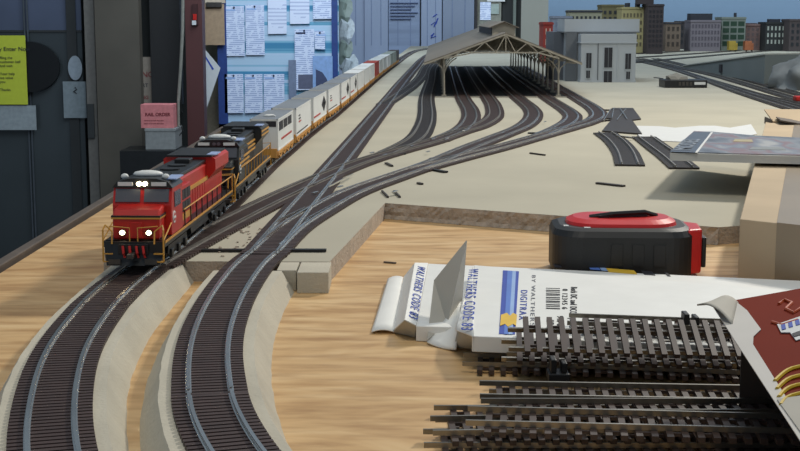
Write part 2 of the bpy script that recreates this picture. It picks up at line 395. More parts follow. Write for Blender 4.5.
bars('black throw bar and guard rails where two ladder tracks split left', G(440, 138), [
    ('throw_bar', G(440, 139, Z), G(451, 139.5, Z), .6, .16), ('guard_rail', (5.6, 169, ZR), (8.4, 179, ZR), .07, .14)], MT)
bars('switch machine stub and rails by the diagonal crossing', G(400, 153), [
    ('throw_bar', G(393, 153, Z), G(404, 154, Z), .6, .2), ('guard_rail', (-7.6, 118, ZR), (-5.4, 130, ZR), .07, .14), ('guard_rail', (-6.2, 116, ZR), (-4.4, 126, ZR), .07, .14)], MT)
# joiners / bright lugs on the rails
for i, (x, y) in enumerate([(315, 193), (340, 187), (372, 153), (385, 155), (412, 146), (428, 152), (395, 192), (480, 145), (465, 131), (545, 122), (503, 133)]):
    p = G(x, y, TZ+.36); 
    tag(MB().box(-.12, .12, -.5, .5, 0, .1, .03).build('rail_joiner', M_rail, origin=(0, 0, 0)), 'tiny bright metal rail joiner on the turnout ladder rails', 'rail joiner', 'rail joiners on the ladder')
JP = [(315, 193), (340, 187), (372, 153), (385, 155), (412, 146), (428, 152), (395, 192), (480, 145), (465, 131), (545, 122), (503, 133)]
for o, (x, y) in zip(sorted([k for k in bpy.data.objects if k.name.startswith('rail_joiner')], key=lambda k: k.name), JP):
    o.location = G(x, y, TZ+.30)*S; o.rotation_euler = (0, 0, -.35)

# tracks on the right: lines along the ramp wall
g2 = lambda px: [tuple(G(x, y, TZ))[:2] for x, y in px]
J = [('front', g2([(815, 110), (800, 106), (760, 96), (733, 88), (705, 79.5), (675, 70), (648, 63.3), (625, 58.5)])),
     ('second', g2([(815, 105), (800, 101), (775, 93.6), (746, 84.8), (715, 76), (684, 69), (664, 64), (640, 59)])),
     ('third', g2([(815, 98.5), (800, 95), (780, 89.5), (750, 81), (720, 73.4), (692, 67.5), (674, 63.2), (655, 59)]))]
for nm, p in J: track(p, nm + ' of the three long tracks curving past the station on the right', group='long tracks on the right', step=3, mt=M_tie2, mr=M_railw, pitch=.9)
K = [('nearest', g2([(636, 63), (665, 60.2), (700, 57), (745, 53), (800, 48.5)])), ('middle', g2([(636, 58), (670, 55.8), (710, 53), (760, 49.5), (800, 47)])), ('farthest', g2([(636, 54), (670, 52.3), (710, 50.3), (745, 48.6)]))]
for nm, p in K: track(p, nm + ' of the back tracks in front of the city buildings', group='back tracks before the city', z=TZ+.02, step=5, mt=M_tie2, mr=M_railw, pitch=1.0)
track(g2([(700, 78), (735, 91), (765, 101), (800, 112)]), 'short connecting track between the right hand lines near the frame edge', z=TZ+.03, step=3, mt=M_tie2, mr=M_railw)

# loose track on the board
def loose(px, label, z=1.29, half=1.5, step=.8, mt=None):
    return track([tuple(G(x, y, z)) for x, y in px], label, step=step, name='loose_track', half=half, mt=M_tie2, mr=M_railw)
loose([(605, 134), (616, 142), (625, 153), (630, 166)], 'loose curved dark track piece, left of the two short ones')
loose([(644, 138), (656, 147), (671, 158), (684, 169)], 'loose straight dark track piece with its end under the magazine')
wy = thing('loose_crossing', 'loose dark crossing piece with crossed rails near the shed corner', 'track piece', G(622, 122))
og = G(622, 122)
MB().prism([G(x, y, 1.28) for x, y in [(602, 132), (612, 120), (608, 119), (603, 119.5), (612, 109), (633, 109), (641, 120), (632, 121), (642, 135)]], (0, 0, .2)).build('tie_strip', M_tie2, wy, og)
for a, b in (((612, 118), (614, 108)), ((617, 120), (626, 109)), ((620, 109), (627, 119)), ((604, 120), (611, 109))):
    MB().bar(G(*a, 1.6), G(*b, 1.6), .09, .2).build('rail', M_rail, wy, og)
MB().bar(G(598, 110, 1.4), G(633, 110, 1.4), .5, .2).build('end_tie', M_tie2, wy, og)
MB().bar(G(600, 121, 1.4), G(612, 120, 1.4), .5, .2).build('end_tie', M_tie2, wy, og)
MB().bar(G(617, 136, 1.6), G(634, 138, 1.6), .14, .2).build('rail', M_rail, wy, og)

# loose ties and sticks
sticks = [((597, 183), (624, 186), .45, 'dark brown loose tie strip lying alone in front of the loose tracks'), ((530, 153), (545, 155), .2, 'thin dark wire scrap in the middle of the board'),
          ((508, 77), (512, 77), .1, None), ((382, 191), (388, 197), .15, 'dark sliver scrap, left one near the board corner'), ((394, 191), (400, 197), .15, 'dark sliver scrap, right one near the board corner'),
          ((418, 183), (422, 184), .3, 'tiny dark crumb beside the ladder track'), ((655, 77.5), (662, 78.5), .8, 'small dark stick behind the black device'), ((563, 99), (566, 100), .3, None),
          ((386, 163), (392, 166), .3, 'small dark clip between the diagonal tracks')]
for a, b, wd, lb in sticks:
    if lb: tag(MB().bar(G(*a, 1.36), G(*b, 1.36), wd, .16).build('loose_scrap', M_tie2, origin=G(*a, 1.28)), lb, 'scrap')
# plywood litter
for a, b, wd, lb in [((384, 262), (396, 263), .15, 'brown wood splinter on the plywood left of the white cartons'), ((305, 247), (308, 250), .2, None)]:
    if lb: tag(MB().bar(G(*a, .06), G(*b, .06), wd, .1).build('wood_splinter', M_trim, origin=G(*a, 0)), lb, 'splinter')
# crumbs between tracks by the first turnout
cr = MB(); rnd = random.Random(5)
for i in range(70):
    x = rnd.uniform(220, 300); y = 262 - (x-200)*.62 + rnd.uniform(-16, 12)
    p = G(x, y, 1.29)
    if p.y < 82.5: continue
    cr.bar(p + Vector((0, 0, .03)), p + Vector((rnd.uniform(-.25, .25), rnd.uniform(-.3, .3), .04)), .1, .06)
tag(cr.build('glue_crumbs', M_homae), 'grey crumbs and glue bits scattered on the board by the turnout', 'debris', kind='stuff')

# ================================================================ LOCOMOTIVES
def locomotive(name, label, mbody, stripe, loc, rz, red):
    M_light = MATS['lit_headlight'] if red else M_glass
    r = thing(name, label, 'model locomotive', loc, rz, 'model diesel locomotives')
    B = lambda *a, **k: MB().box(*a, **k)
    deck = B(-1.52, 1.52, .2, 24.0, 1.35, 1.72, c=.03).build('frame', M_lblack, r)
    for s_ in (-1, 1): B(s_*1.53-.02, s_*1.53+.02, .3, 23.9, 1.6, 1.73).build('sill_stripe', M_gold, deck)
    # cab and nose
    nose = MB().prism([(-1.18, .75, 1.72), (-1.18, .75, 3.1), (-1.18, 1.1, 3.42), (-1.18, 2.7, 3.62), (-1.18, 2.7, 1.72)], (2.36, 0, 0)).build('nose', mbody, r, bevel=.12)
    B(-1.22, 1.22, .70, 2.6, 2.92, 3.02).build('nose_stripe', M_gold if red else M_gold, nose)
    B(-1.23, 1.23, .69, 2.6, 3.02, 3.12).build('nose_band', M_lblack, nose)
    B(-.32, .32, .66, .76, 1.8, 2.75, c=.03).build('nose_door', mbody, nose)
    for s_ in (-1, 1):
        MB().cyl((s_*.66, .66, 2.15), (0, 1, 0), .19, .14).build('headlight_housing', M_lblack, nose)
        MB().cyl((s_*.66, .57, 2.15), (0, 1, 0), .13, .08).build('headlight', M_light, nose)
    cab = MB().prism([(-1.5, 2.35, 1.72), (-1.5, 2.35, 3.5), (-1.5, 2.75, 4.55), (-1.5, 5.6, 4.55), (-1.5, 5.6, 1.72)], (3.0, 0, 0)).build('cab', mbody, r, bevel=.06)
    for s_ in (-1, 1):
        n0 = Vector((0, -.93, .36))
        a = Vector((s_*.1, 2.40, 3.68)); b_ = Vector((s_*1.36, 2.40, 3.68)); d_ = Vector((0, .29, .74))
        MB().prism([a, b_, b_+d_, a+d_], n0*.06).build('windshield', M_glass, cab)
        MB().prism([(s_*1.5, 3.2, 3.3), (s_*1.5, 4.9, 3.3), (s_*1.5, 4.9, 4.2), (s_*1.5, 3.2, 4.2)], (s_*.04, 0, 0)).build('side_window', M_glass, cab)
    croof = MB().prism([(-1.54, 0, 4.5), (-1.3, 0, 4.85), (-.7, 0, 5.05), (.7, 0, 5.05), (1.3, 0, 4.85), (1.54, 0, 4.5)], (0, 3.1, 0))
    for v in croof.v: v.y += 2.6
    croof = croof.build('cab_roof', M_lblack, r)
    MB().cyl((-.15, 2.55, 4.74), (0, 1, 0), .13, .14).build('headlight', M_light, croof)
    MB().cyl((.15, 2.55, 4.74), (0, 1, 0), .13, .14).build('headlight', M_light, croof)
    for s_ in (-1, 1): B(s_*.85-.38, s_*.85+.38, 2.5, 2.62, 4.62, 4.84).build('number_board', M_white, croof)
    MB().ball((0, 4.2, 5.15), .5, sc=(1.6, 1.2, .45)).build('antenna_dome', M_white, croof, smooth=True)
    for s_ in (-1, 1): MB().ball((s_*1.05, 3.4, 5.08), .2, sc=(1, 1, .9)).build('beacon', M_white, croof, smooth=True)
    # number boards / pale panel painted as a window reflection
    B(1.0, 1.62, 3.3, 5.4, 4.92, 4.98).build('roof_reflection', M_reflect, croof)
    # hood
    hood = MB().prism([(-1.02, 5.6, 1.72), (-1.02, 5.6, 4.35), (-.8, 5.6, 4.6), (.8, 5.6, 4.6), (1.02, 5.6, 4.35), (1.02, 5.6, 1.72)], (0, 17.2, 0)).build('hood', mbody, r)
    B(-.98, .98, 5.5, 17.0, 4.5, 4.72, c=.05).build('hood_roof', M_lblack, hood)
    B(-1.42, 1.42, 5.6, 8.6, 1.72, 4.2, c=.05).build('equipment_cabinet', mbody, r)
    for s_ in (-1, 1):
        for i in range(3):
            for j in range(2):
                B(s_*1.43-.03, s_*1.43+.03, 5.8+i*.9, 6.55+i*.9, 2.6+j*.75, 3.2+j*.75).build('vent_grille', M_ink, hood)
        for i in range(9): B(s_*1.03-.02, s_*1.03+.02, 9.0+i*.85, 9.7+i*.85, 2.0, 3.3).build('hood_door', mbody, hood)
        if red:
            B(s_*1.06-.03, s_*1.06+.03, 8.7, 22.5, 3.35, 3.6).build('hood_stripe', M_gold, hood)
            B(s_*1.45-.02, s_*1.45+.02, 5.65, 8.55, 2.1, 2.5).build('hood_stripe', M_gold, hood)
        else:
            for k in range(3): B(s_*1.06-.03, s_*1.06+.03, 8.7, 16.6, 3.1+k*.35, 3.25+k*.35).build('hood_stripe', M_gold, hood)
    for k in range(3): MB().cyl((0, 8.0+k*2.3, 4.75), (0, 0, 1), .55, .12).build('roof_fan', M_black, hood)
    B(-.45, .45, 14.2, 15.4, 4.6, 5.0, c=.06).build('exhaust_stack', M_black, hood)
    wing = MB().prism([(-1.05, 16.8, 3.3), (-1.55, 16.8, 4.0), (-1.55, 16.8, 4.75), (-1.3, 16.8, 4.95), (1.3, 16.8, 4.95), (1.55, 16.8, 4.75), (1.55, 16.8, 4.0), (1.05, 16.8, 3.3)], (0, 5.4, 0)).build('radiator_wing', mbody, r)
    B(-1.35, 1.35, 16.7, 22.3, 4.9, 5.02).build('radiator_grille', M_black, wing)
    B(1.0, 1.56, 17.0, 19.0, 5.0, 5.06).build('roof_reflection', M_reflect, wing)  # another window reflection painted as a flat pale panel
    if not red:
        for s_ in (-1, 1):
            for k in range(3): B(s_*1.50-.03, s_*1.50+.03, 2.7, 8.6, 2.75+k*.35, 2.9+k*.35).build('cab_stripe', M_gold, cab)
            for k in range(2): B(s_*1.56-.02, s_*1.56+.02, 16.8, 22.2, 4.1+k*.35, 4.25+k*.35).build('wing_stripe', M_gold, wing)
    # herald on cab side
    for s_ in (-1, 1):
        h_ = MB().cyl((s_*1.52, 3.0, 2.75), (1, 0, 0), .36, .05, 20).build('herald', M_white, cab)
        MB().cyl((s_*1.535, 3.0, 2.75), (1, 0, 0), .25, .05, 20).build('herald_centre', mbody, h_)
        B(s_*1.55-.02, s_*1.55+.02, 2.75, 3.25, 2.68, 2.82).build('herald_bar', M_white, h_)
    # pilot
    pil = MB().prism([(-1.45, .05, 1.72), (-1.45, .05, .9), (-1.3, -.25, .38), (1.3, -.25, .38), (1.45, .05, .9), (1.45, .05, 1.72)], (0, .5, 0)).build('pilot', M_lblack, r)
    B(-.75, .75, -.12, .06, 1.0, 1.6, c=.03).build('pilot_plate', M_black, pil)
    for x in (-.5, -.17, .17, .5): MB().tube([(x, -.16, 1.5), (x+.06, -.3, 1.1), (x+.1, -.22, .85)], .07, 6).build('air_hose', M_red, pil)
    MB().box(-.18, .18, -.95, 0, .85, 1.15, c=.05).build('coupler', M_steel, pil)
    for s_ in (-1, 1):
        B(s_*1.25-.24, s_*1.25+.24, -.2, .05, .55, .62).build('step', M_gold, pil)
        B(s_*1.25-.24, s_*1.25+.24, -.12, .05, 1.0, 1.07).build('step', M_gold, pil)
        B(s_*.9-.3, s_*.9+.3, -.32, -.24, .45, .75).build('pilot_marking', M_steel, pil)
    # front handrails
    hr = MB()
    for s_ in (-1, 1):
        hr.tube([(s_*1.5, -.1, .6), (s_*1.5, .0, 2.4), (s_*1.42, .2, 2.65)], .045, 6)
        hr.tube([(s_*1.05, -.1, 1.6), (s_*1.05, .05, 2.3), (s_*1.42, .2, 2.65)], .04, 6)
        hr.tube([(s_*.2, .1, 1.72), (s_*.2, .1, 2.5), (s_*1.2, .1, 2.6)], .035, 6)
        hr.tube([(s_*1.5, .0, 1.8), (s_*1.5, 2.2, 2.5)], .035, 6)
    hr.build('front_handrail', M_gold, r)
    for s_ in (-1, 1):
        rl = MB(); rl.tube([(s_*1.5, 6.0, 2.75), (s_*1.5, 16, 2.75), (s_*1.5, 23.6, 2.75), (s_*1.5, 24.1, 1.4)], .04, 6)
        rl.build('handrail', M_gold, r)
        for i in range(10): MB().bar((s_*1.5, 6.2+i*1.9, 1.7), (s_*1.5, 6.2+i*1.9, 2.75), .06, .06).build('stanchion', M_gold if not red else M_lblack, r)
    MB().tube([(-1.5, 24.1, 1.4), (-1.5, 24.1, 2.8), (-.3, 24.1, 2.8)], .04, 6).build('rear_handrail', M_gold, r)
    MB().tube([(1.5, 24.1, .8), (1.5, 24.1, 2.9), (.3, 24.1, 2.8), (.3, 24.1, 1.7)], .05, 6).build('rear_handrail', M_gold, r)
    # trucks
    for cy in (4.8, 19.2):
        tr = B(-1.0, 1.0, cy-2.6, cy+2.6, .5, 1.2).build('truck', M_lblack, r)
        for s_ in (-1, 1):
            sf = MB().prism([(s_*1.12, cy-2.9, .75), (s_*1.12, cy-2.7, 1.15), (s_*1.12, cy+2.7, 1.15), (s_*1.12, cy+2.9, .75), (s_*1.12, cy+2.2, .45), (s_*1.12, cy+1.2, .75), (s_*1.12, cy, .4), (s_*1.12, cy-1.2, .75), (s_*1.12, cy-2.2, .45)], (s_*.22, 0, 0)).build('side_frame', M_black, tr)
            for k in (-1, 0, 1): MB().box(s_*1.34-.06, s_*1.34+.12, cy+k*2.0-.3, cy+k*2.0+.3, .4, .9, c=.05).build('axle_box', M_lblack, sf)
        for k in (-1, 0, 1):
            for s_ in (-1, 1): MB().cyl((s_*.83, cy+k*2.0, .56), (1, 0, 0), .56, .16, 20).build('wheel', M_steel, tr)
    MB().prism([(-1.3, 9.0, 1.35), (-1.35, 9.0, .8), (-.9, 9.0, .35), (.9, 9.0, .35), (1.35, 9.0, .8), (1.3, 9.0, 1.35)], (0, 6.0, 0)).build('fuel_tank', M_lblack, r)
    MB().cyl((1.25, 16.0, 1.1), (0, 1, 0), .25, 1.0).build('air_tank', M_black, r)
    for o in r.children_recursive:
        if o.name.split('.')[0] not in ('wheel', 'coupler'):
            for v in o.data.vertices: v.co.x *= 1.16
    return r
RT = TZ + .39
def tx(y):                        # main track centre line
    q = T1b
    for (x0, y0), (x1, y1) in zip(q, q[1:]):
        if y0 <= y <= y1: return x0 + (x1-x0)*(y-y0)/(y1-y0)
    return q[-1][0]
def heading(y0, y1): return -math.atan2(tx(y1)-tx(y0), y1-y0)
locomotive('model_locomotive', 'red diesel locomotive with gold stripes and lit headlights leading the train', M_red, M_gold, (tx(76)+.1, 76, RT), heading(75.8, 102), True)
M_bk = mat('black_loco_body', (38, 40, 40), 0.4, var=0.1)
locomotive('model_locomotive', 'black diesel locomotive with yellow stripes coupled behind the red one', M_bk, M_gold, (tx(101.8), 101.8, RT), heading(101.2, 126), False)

# ================================================================ FREIGHT CARS AND CONTAINERS
ORD = ['first', 'second', 'third', 'fourth', 'fifth', 'sixth', 'seventh', 'eighth', 'ninth', 'tenth', 'eleventh', 'twelfth', 'thirteenth', 'fourteenth', 'fifteenth', 'sixteenth', 'seventeenth', 'eighteenth', 'nineteenth', 'twentieth', 'twenty first', 'twenty second']
def spine_car(L=18.2):
    r = thing('spine_car', 'x', 'model freight car')
    sp_ = MB(); sp_.box(-.45, .45, 0.2, L-.4, .75, 1.15)
    sp_.build('center_beam', M_spine, r)
    for y in (.6, L/2-.4, L-1.8):
        c = MB(); c.box(-1.45, 1.45, y, y+.8, .9, 1.15)
        c.prism([(-1.45, y, .9), (-1.45, y+.3, .45), (1.45, y+.3, .45), (1.45, y, .9)], (0, .1, 0)); c.build('cross_bearer', M_spine, r)
    for s_ in (-1, 1):
        g = MB(); g.bar((s_*1.42, .5, 1.0), (s_*1.42, L-.8, 1.0), .12, .28); w_ = (L-2)/8
        for k in range(4):
            g.bar((s_*1.42, 1+2*k*w_, .95), (s_*1.42, 1+(2*k+1)*w_, .45), .12, .16); g.bar((s_*1.42, 1+(2*k+1)*w_, .45), (s_*1.42, 1+(2*k+2)*w_, .95), .12, .16)
        g.build('side_sill', M_spine, r)
    MB().box(-1.4, 1.4, -.2, .15, .6, 1.5).build('end_platform', M_spine, r)
    for cy in (1.6, L-1.9):
        t = MB(); t.prism([(-1.1, cy-1.2, .6), (-1.1, cy-.5, .85), (-1.1, cy+.5, .85), (-1.1, cy+1.2, .6), (-1.1, cy+.3, .3), (-1.1, cy-.3, .3)], (.2, 0, 0))
        t.prism([(.9, cy-1.2, .6), (.9, cy-.5, .85), (.9, cy+.5, .85), (.9, cy+1.2, .6), (.9, cy+.3, .3), (.9, cy-.3, .3)], (.2, 0, 0))
        t = t.build('truck', M_black, r)
        for k in (-1, 1):
            for s_ in (-1, 1): MB().cyl((s_*.8, cy+k*.9, .42), (1, 0, 0), .42, .15, 14).build('wheel', M_steel, t)
    MB().box(-.12, .12, L-.5, L+1.3, .75, 1.0).build('coupler', M_black, r)
    return r
M_diam = mat('logo_black', (34, 34, 38), .5); M_cred = mat('mark_red', (170, 50, 44), .5)
def container(kind, body):
    r = thing('shipping_container', 'x', 'model shipping container')
    W, L, H = 1.42, (14.2 if kind == 'window' else 17.6), 3.2
    b = MB().box(-W+.05, W-.05, .06, L-.06, .08, H-.06).build('body', body, r)
    MB().box(-W+.03, W-.03, .05, L-.05, H-.06, H+.03).build('roof', M_croof if kind != 'plain' else body, r)
    f = MB()
    for x in (-W, W-.16):
        for y in (0, L-.16): f.box(x, x+.16, y, y+.16, 0, H)
        f.box(x, x+.16, 0, L, 0, .14); f.box(x, x+.16, 0, L, H-.13, H+.02)
    for y in (0, L-.16): f.box(-W, W, y, y+.16, 0, .14); f.box(-W, W, y, y+.16, H-.13, H+.02)
    f.build('corner_frame', body, r)
    if kind == 'window':
        MB().box(-W+.2, W-.2, .02, .07, H-.75, H-.2).build('front_opening', M_ink, r)
        for k in range(3): MB().box(W-.06, W-.02, 1.2+k*4.0, 4.6+k*4.0, H-1.25, H-.35).build('side_opening', M_ink, r)
        MB().ball((.1, 3.5, H+.1), .4, sc=(1.6, 1.0, .5), jit=.3).build('roof_vent', M_white, r)
        MB().box(W-.05, W-.01, 3.0, 12.5, .9, 1.1).build('marking', M_cred, r)
    if kind == 'logo':
        for s_ in (-1, 1):
            MB().prism([(s_*(W-.05), L-6.6, H/2+.1), (s_*(W-.05), L-3.6, H/2+1.15), (s_*(W-.05), L-.8, H/2+.1), (s_*(W-.05), L-3.6, H/2-.95)], (s_*.04, 0, 0)).build('logo', M_diam, r)
            MB().box(s_*(W-.03)-.02, s_*(W-.03)+.02, L-4.6, L-2.6, H/2, H/2+.25).build('logo_bar', M_white, r)
            MB().box(s_*(W-.03)-.02, s_*(W-.03)+.02, .8, 9.0, .55, .75).build('marking', M_cred, r)
    if kind == 'text':
        for s_ in (-1, 1):
            for k in range(3): MB().box(s_*(W-.03)-.02, s_*(W-.03)+.02, 3.0, 5.6-k*.5, 1.4+k*.35, 1.55+k*.35).build('marking', M_cred if k == 0 else M_diam, r)
            MB().box(s_*(W-.03)-.02, s_*(W-.03)+.02, .4, 13.4, .25, .38).build('stripe', M_diam, r)
    if kind != 'plain':
        for k in range(2): MB().bar((-.5+k, -.03, .2), (-.5+k, -.03, H-.9), .06, .06).build('door_rod', body, r)
    return r
M_cred2 = mat('red_container', (160, 58, 44), .6); M_cgrn = mat('grey_green_container', (150, 158, 150), .6); M_cdk = mat('dark_container', (74, 66, 62), .6)
M_cgry = mat('light_grey_container', (196, 200, 198), .6)
protos = {}
seq = ['window', 'text', 'logo', 'text', 'logo', 'logo', 'pw', 'pw', 'pw', 'red', 'pg', 'pg', 'pw', 'gn', 'gn', 'dk']
desc = {'window': 'white container with dark openings and grey roof', 'text': 'white container with small red lettering and grey roof', 'logo': 'white container with black diamond logo and grey roof', 'pw': 'plain white container', 'red': 'red container', 'pg': 'light grey container', 'gn': 'grey green container', 'dk': 'dark brown container'}
bodym = {'window': M_white, 'text': M_white, 'logo': M_white, 'pw': M_white, 'red': M_cred2, 'pg': M_cgry, 'gn': M_cgrn, 'dk': M_cdk}
car0 = None; y = 134.6
for i, k in enumerate(seq):
    rz = heading(y, y+14)
    c = spine_car(15.6) if i == 0 else (spine_car() if i == 1 else copy_tree(car0))
    if i == 1: car0 = c
    c.location = Vector((tx(y), y, RT))*S; c.rotation_euler = (0, 0, rz)
    tag(c, 'yellow spine car carrying the %s container from the locomotives' % ORD[i], group='spine cars under the containers')
    if k not in protos: t = protos[k] = container(k if k in ('window', 'text', 'logo') else 'plain', bodym[k])
    else: t = copy_tree(protos[k])
    yy = y + 1.0
    t.location = Vector((tx(yy), yy, RT+1.16))*S; t.rotation_euler = (0, 0, rz)
    tag(t, '%s, %s container from the locomotives' % (desc[k], ORD[i]), group='containers on the train')
    y += 17.0 if i == 0 else 20.4

# ================================================================ TRAIN SHED
M_shed = mat('shed_roof_grey', (120, 113, 103), .8, var=.08, scale=6); M_sfr = mat('shed_frame_grey', (158, 152, 138), .7)
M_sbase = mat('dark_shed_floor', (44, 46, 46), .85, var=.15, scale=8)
sdir = 0.026; SY0, SY1 = 262.0, 430.0
def sx_(x, y): return x + sdir*(y - SY0)
so = Vector((19.6, SY0, 1.27))
shed = thing('train_shed', 'long open train shed with grey gabled roof and white trusses', 'model train shed', so)
cL, cR, eL, eR, pk = 8.5, 30.6, 4.6, 35.0, 20.3
zE, zP, zC = 7.6, 13.3, 8.6
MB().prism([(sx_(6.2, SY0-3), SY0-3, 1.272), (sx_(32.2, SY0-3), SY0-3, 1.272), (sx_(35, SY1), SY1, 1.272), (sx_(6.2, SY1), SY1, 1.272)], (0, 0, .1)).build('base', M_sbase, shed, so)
def roofp(xa, za, xb, zb):
    q = [(sx_(xa, SY0-1), SY0-1, za), (sx_(xb, SY0-1), SY0-1, zb), (sx_(xb, SY1), SY1, zb), (sx_(xa, SY1), SY1, za)]
    return MB().prism(q, (0, 0, .22))
rl_ = roofp(eL, zE, pk, zP).build('roof_panel', M_shed, shed, so)
rr_ = roofp(pk, zP, eR, zE).build('roof_panel', M_shed, shed, so)
for f in (.42, .62):
    xa = pk + (eR-pk)*f; za = zP + (zE-zP)*f
    MB().prism([(sx_(xa, SY0+14), SY0+14, za+.25), (sx_(xa+1.4, SY0+14), SY0+14, za-.30), (sx_(xa+1.4, SY1-20), SY1-20, za-.30), (sx_(xa, SY1-20), SY1-20, za+.25)], (0, 0, .08)).build('skylight', M_white, rr_, so)
def truss(y):
    t = MB(); X = lambda x: sx_(x, y)
    lo = zP - 3.4
    nodes_t = [(eL, zE), (cL, zE + (zP-zE)*(cL-eL)/(pk-eL)), (12.5, 0), (16.4, 0), (pk, zP), (24.5, 0), (28, 0), (cR, 0), (eR, zE)]
    def top(x): return zE + (zP-zE)*((x-eL)/(pk-eL) if x <= pk else (eR-x)/(eR-pk)) - .12
    def bot(x):
        if x < 14: return zC + (x-cL)/(14-cL)*1.1
        if x > 26.5: return zC + (cR-x)/(cR-26.5)*1.1
        return zC+1.1
    for a, b in ((eL, pk), (pk, eR)): t.bar((X(a), y, top(a)), (X(b), y, top(b)), .22, .3)
    for a, b in ((cL, 14), (14, 26.5), (26.5, cR)): t.bar((X(a), y, bot(a)), (X(b), y, bot(b)), .2, .26)
    ups = [cL, 12.0, 16.3, pk, 24.4, 28.2, cR]; dn = [10.4, 14, 18.4, 22.2, 26.5, 29.4]
    for i in range(6):
        t.bar((X(ups[i]), y, top(ups[i])), (X(dn[i]), y, bot(dn[i])), .16, .16); t.bar((X(dn[i]), y, bot(dn[i])), (X(ups[i+1]), y, top(ups[i+1])), .16, .16)
    t.bar((X(pk), y, top(pk)), (X(pk), y, bot(pk)), .18, .18)
    return t
ny = 14
for i in range(ny):
    y = SY0 + i*(SY1-SY0-2)/(ny-1)
    truss(y if i else SY0-1.25).build('truss', M_sfr, shed, so)
    for cx, sg in ((cL, -1), (cR, 1)):
        x = sx_(cx, y)
        c_ = MB().tube([(x, y, 1.37), (x, y, 5), (x, y, zC)], [.24, .17, .22], 8).build('column', M_sfr, shed, so)
        MB().tube([(x, y, 5.6), (x+sg*.4, y, 6.8), (x+sg*1.5, y, 7.8), (x+sg*3.4, y, zE+.05)], .13, 6).build('bracket', M_sfr, c_, so)
        MB().tube([(x, y, 5.6), (x-sg*.4, y, 6.8), (x-sg*1.4, y, 8.0), (x-sg*2.4, y, 8.7)], .13, 6).build('bracket', M_sfr, c_, so)
        MB().box(x-.45, x+.45, y-.45, y+.45, 1.37, 1.62).build('column_base', M_sfr, c_, so)
for cx in (cL, cR): MB().bar((sx_(cx, SY0), SY0, zC-.05), (sx_(cx, SY1), SY1, zC-.05), .25, .35).build('longitudinal_beam', M_sfr, shed, so)
my0, my1 = 276, 356
mo = MB().prism([(sx_(18.3, my0), my0, zP-1.2), (sx_(18.3, my0), my0, zP+1.2), (sx_(20.7, my0), my0, zP+2.1), (sx_(23.0, my0), my0, zP+1.2), (sx_(23.0, my0), my0, zP-1.2)], (sdir*(my1-my0), my1-my0, 0)).build('roof_monitor', mat('monitor_grey', (168, 162, 148), .7), shed, so)
MB().box(sx_(18.25, my0)-.02, sx_(18.25, my0)+.02, my0+1, my0+2, zP+.3, zP+.9).build('louvre', M_ink, mo, so)
MB().prism([(sx_(18.2, my0+1.5), my0+1.5, zP-.4), (sx_(18.2, my0+1.5), my0+1.5, zP+1.0), (sx_(18.2, my1), my1, zP+1.0), (sx_(18.2, my1), my1, zP-.4)], (.08, 0, 0)).build('louvre', M_ink, mo, so)
for xa, za, xb, zb in ((17.7, zP+1.0, 20.7, zP+2.2), (20.7, zP+2.2, 23.7, zP+1.0)):
    MB().prism([(sx_(xa, my0-1), my0-1, za), (sx_(xb, my0-1), my0-1, zb), (sx_(xb, my1+1), my1+1, zb), (sx_(xa, my1+1), my1+1, za)], (0, 0, .15)).build('monitor_roof', M_shed, mo, so)
# white board strip across shed mouth (light edging)
MB().box(6.2, 32.2, SY0-3.6, SY0-3.0, 1.28, 1.45).build('edge_strip', M_sfr, shed, so)

# ================================================================ STATION
SYt = 322
def Q(x, y, Y=SYt): return D(x, y, Y)
M_stn = mat('station_grey_white', (168, 174, 178), .7, var=.04, scale=8); M_stnd = mat('station_trim_and_shade_grey', (104, 108, 112), .7, var=.1, scale=8)
a0, a1 = Q(580.5, 83), Q(635, 83); zb = 1.28; zt = Q(600, 34).z
st = thing('station_building', 'pale grey model station with tall dark windows behind the shed', 'model building', ((a0.x+a1.x)/2, SYt, 1.27))
so2 = Vector(((a0.x+a1.x)/2, SYt, 1.27))
MB().box(a0.x, a1.x, SYt, SYt+6, zb, zt-.7).build('pavilion', M_stn, st, so2)
MB().box(a0.x-.25, a1.x+.3, SYt-.25, SYt+6, zt-2.2, zt-1.9).build('cornice', M_stn, st, so2)
MB().box(a0.x-.1, a1.x+.1, SYt-.1, SYt+6, zt-1.9, zt).build('parapet', M_stn, st, so2)
MB().box(a0.x-.15, a1.x+.15, SYt-.15, SYt+5, zb, zb+.5).build('plinth', M_stn, st, so2)
c0, c1 = D(564, 50, SYt+6), D(638.5, 50, SYt+6); zm = D(600, 19, SYt+6).z
MB().box(c0.x+.6, c1.x-.6, SYt+6, SYt+20, zb, zm-.4).build('main_block', M_stn, st, so2)
MB().box(c0.x+.4, a0.x-.3, SYt+5.3, SYt+6, zb, zm-3.3).build('side_shade_slab', M_stnd, st, so2)  # dark slab painting the shading on the main block's left side
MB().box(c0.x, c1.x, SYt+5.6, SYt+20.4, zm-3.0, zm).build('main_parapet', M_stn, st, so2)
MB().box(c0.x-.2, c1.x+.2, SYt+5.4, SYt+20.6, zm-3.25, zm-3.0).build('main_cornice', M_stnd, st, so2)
for (x0, x1, yt, yb) in ((586, 591.5, 53, 68), (604, 612.5, 47.5, 67.5), (625, 631, 53.5, 69), (586, 590, 70.5, 78), (603.5, 612, 71, 82.5), (626, 630, 71.5, 79)):
    p, q = Q(x0, yb), Q(x1, yt)
    wf = MB().box(p.x-.22, q.x+.22, SYt-.14, SYt-.02, p.z-.2, q.z+.3).build('window_frame', M_stn, st, so2)
    MB().box(p.x, q.x, SYt-.2, SYt-.13, p.z, q.z).build('window_pane', M_ink, wf, so2)
    MB().box((p.x+q.x)/2-.07, (p.x+q.x)/2+.07, SYt-.26, SYt-.2, p.z, q.z).build('mullion', M_stnd, wf, so2)
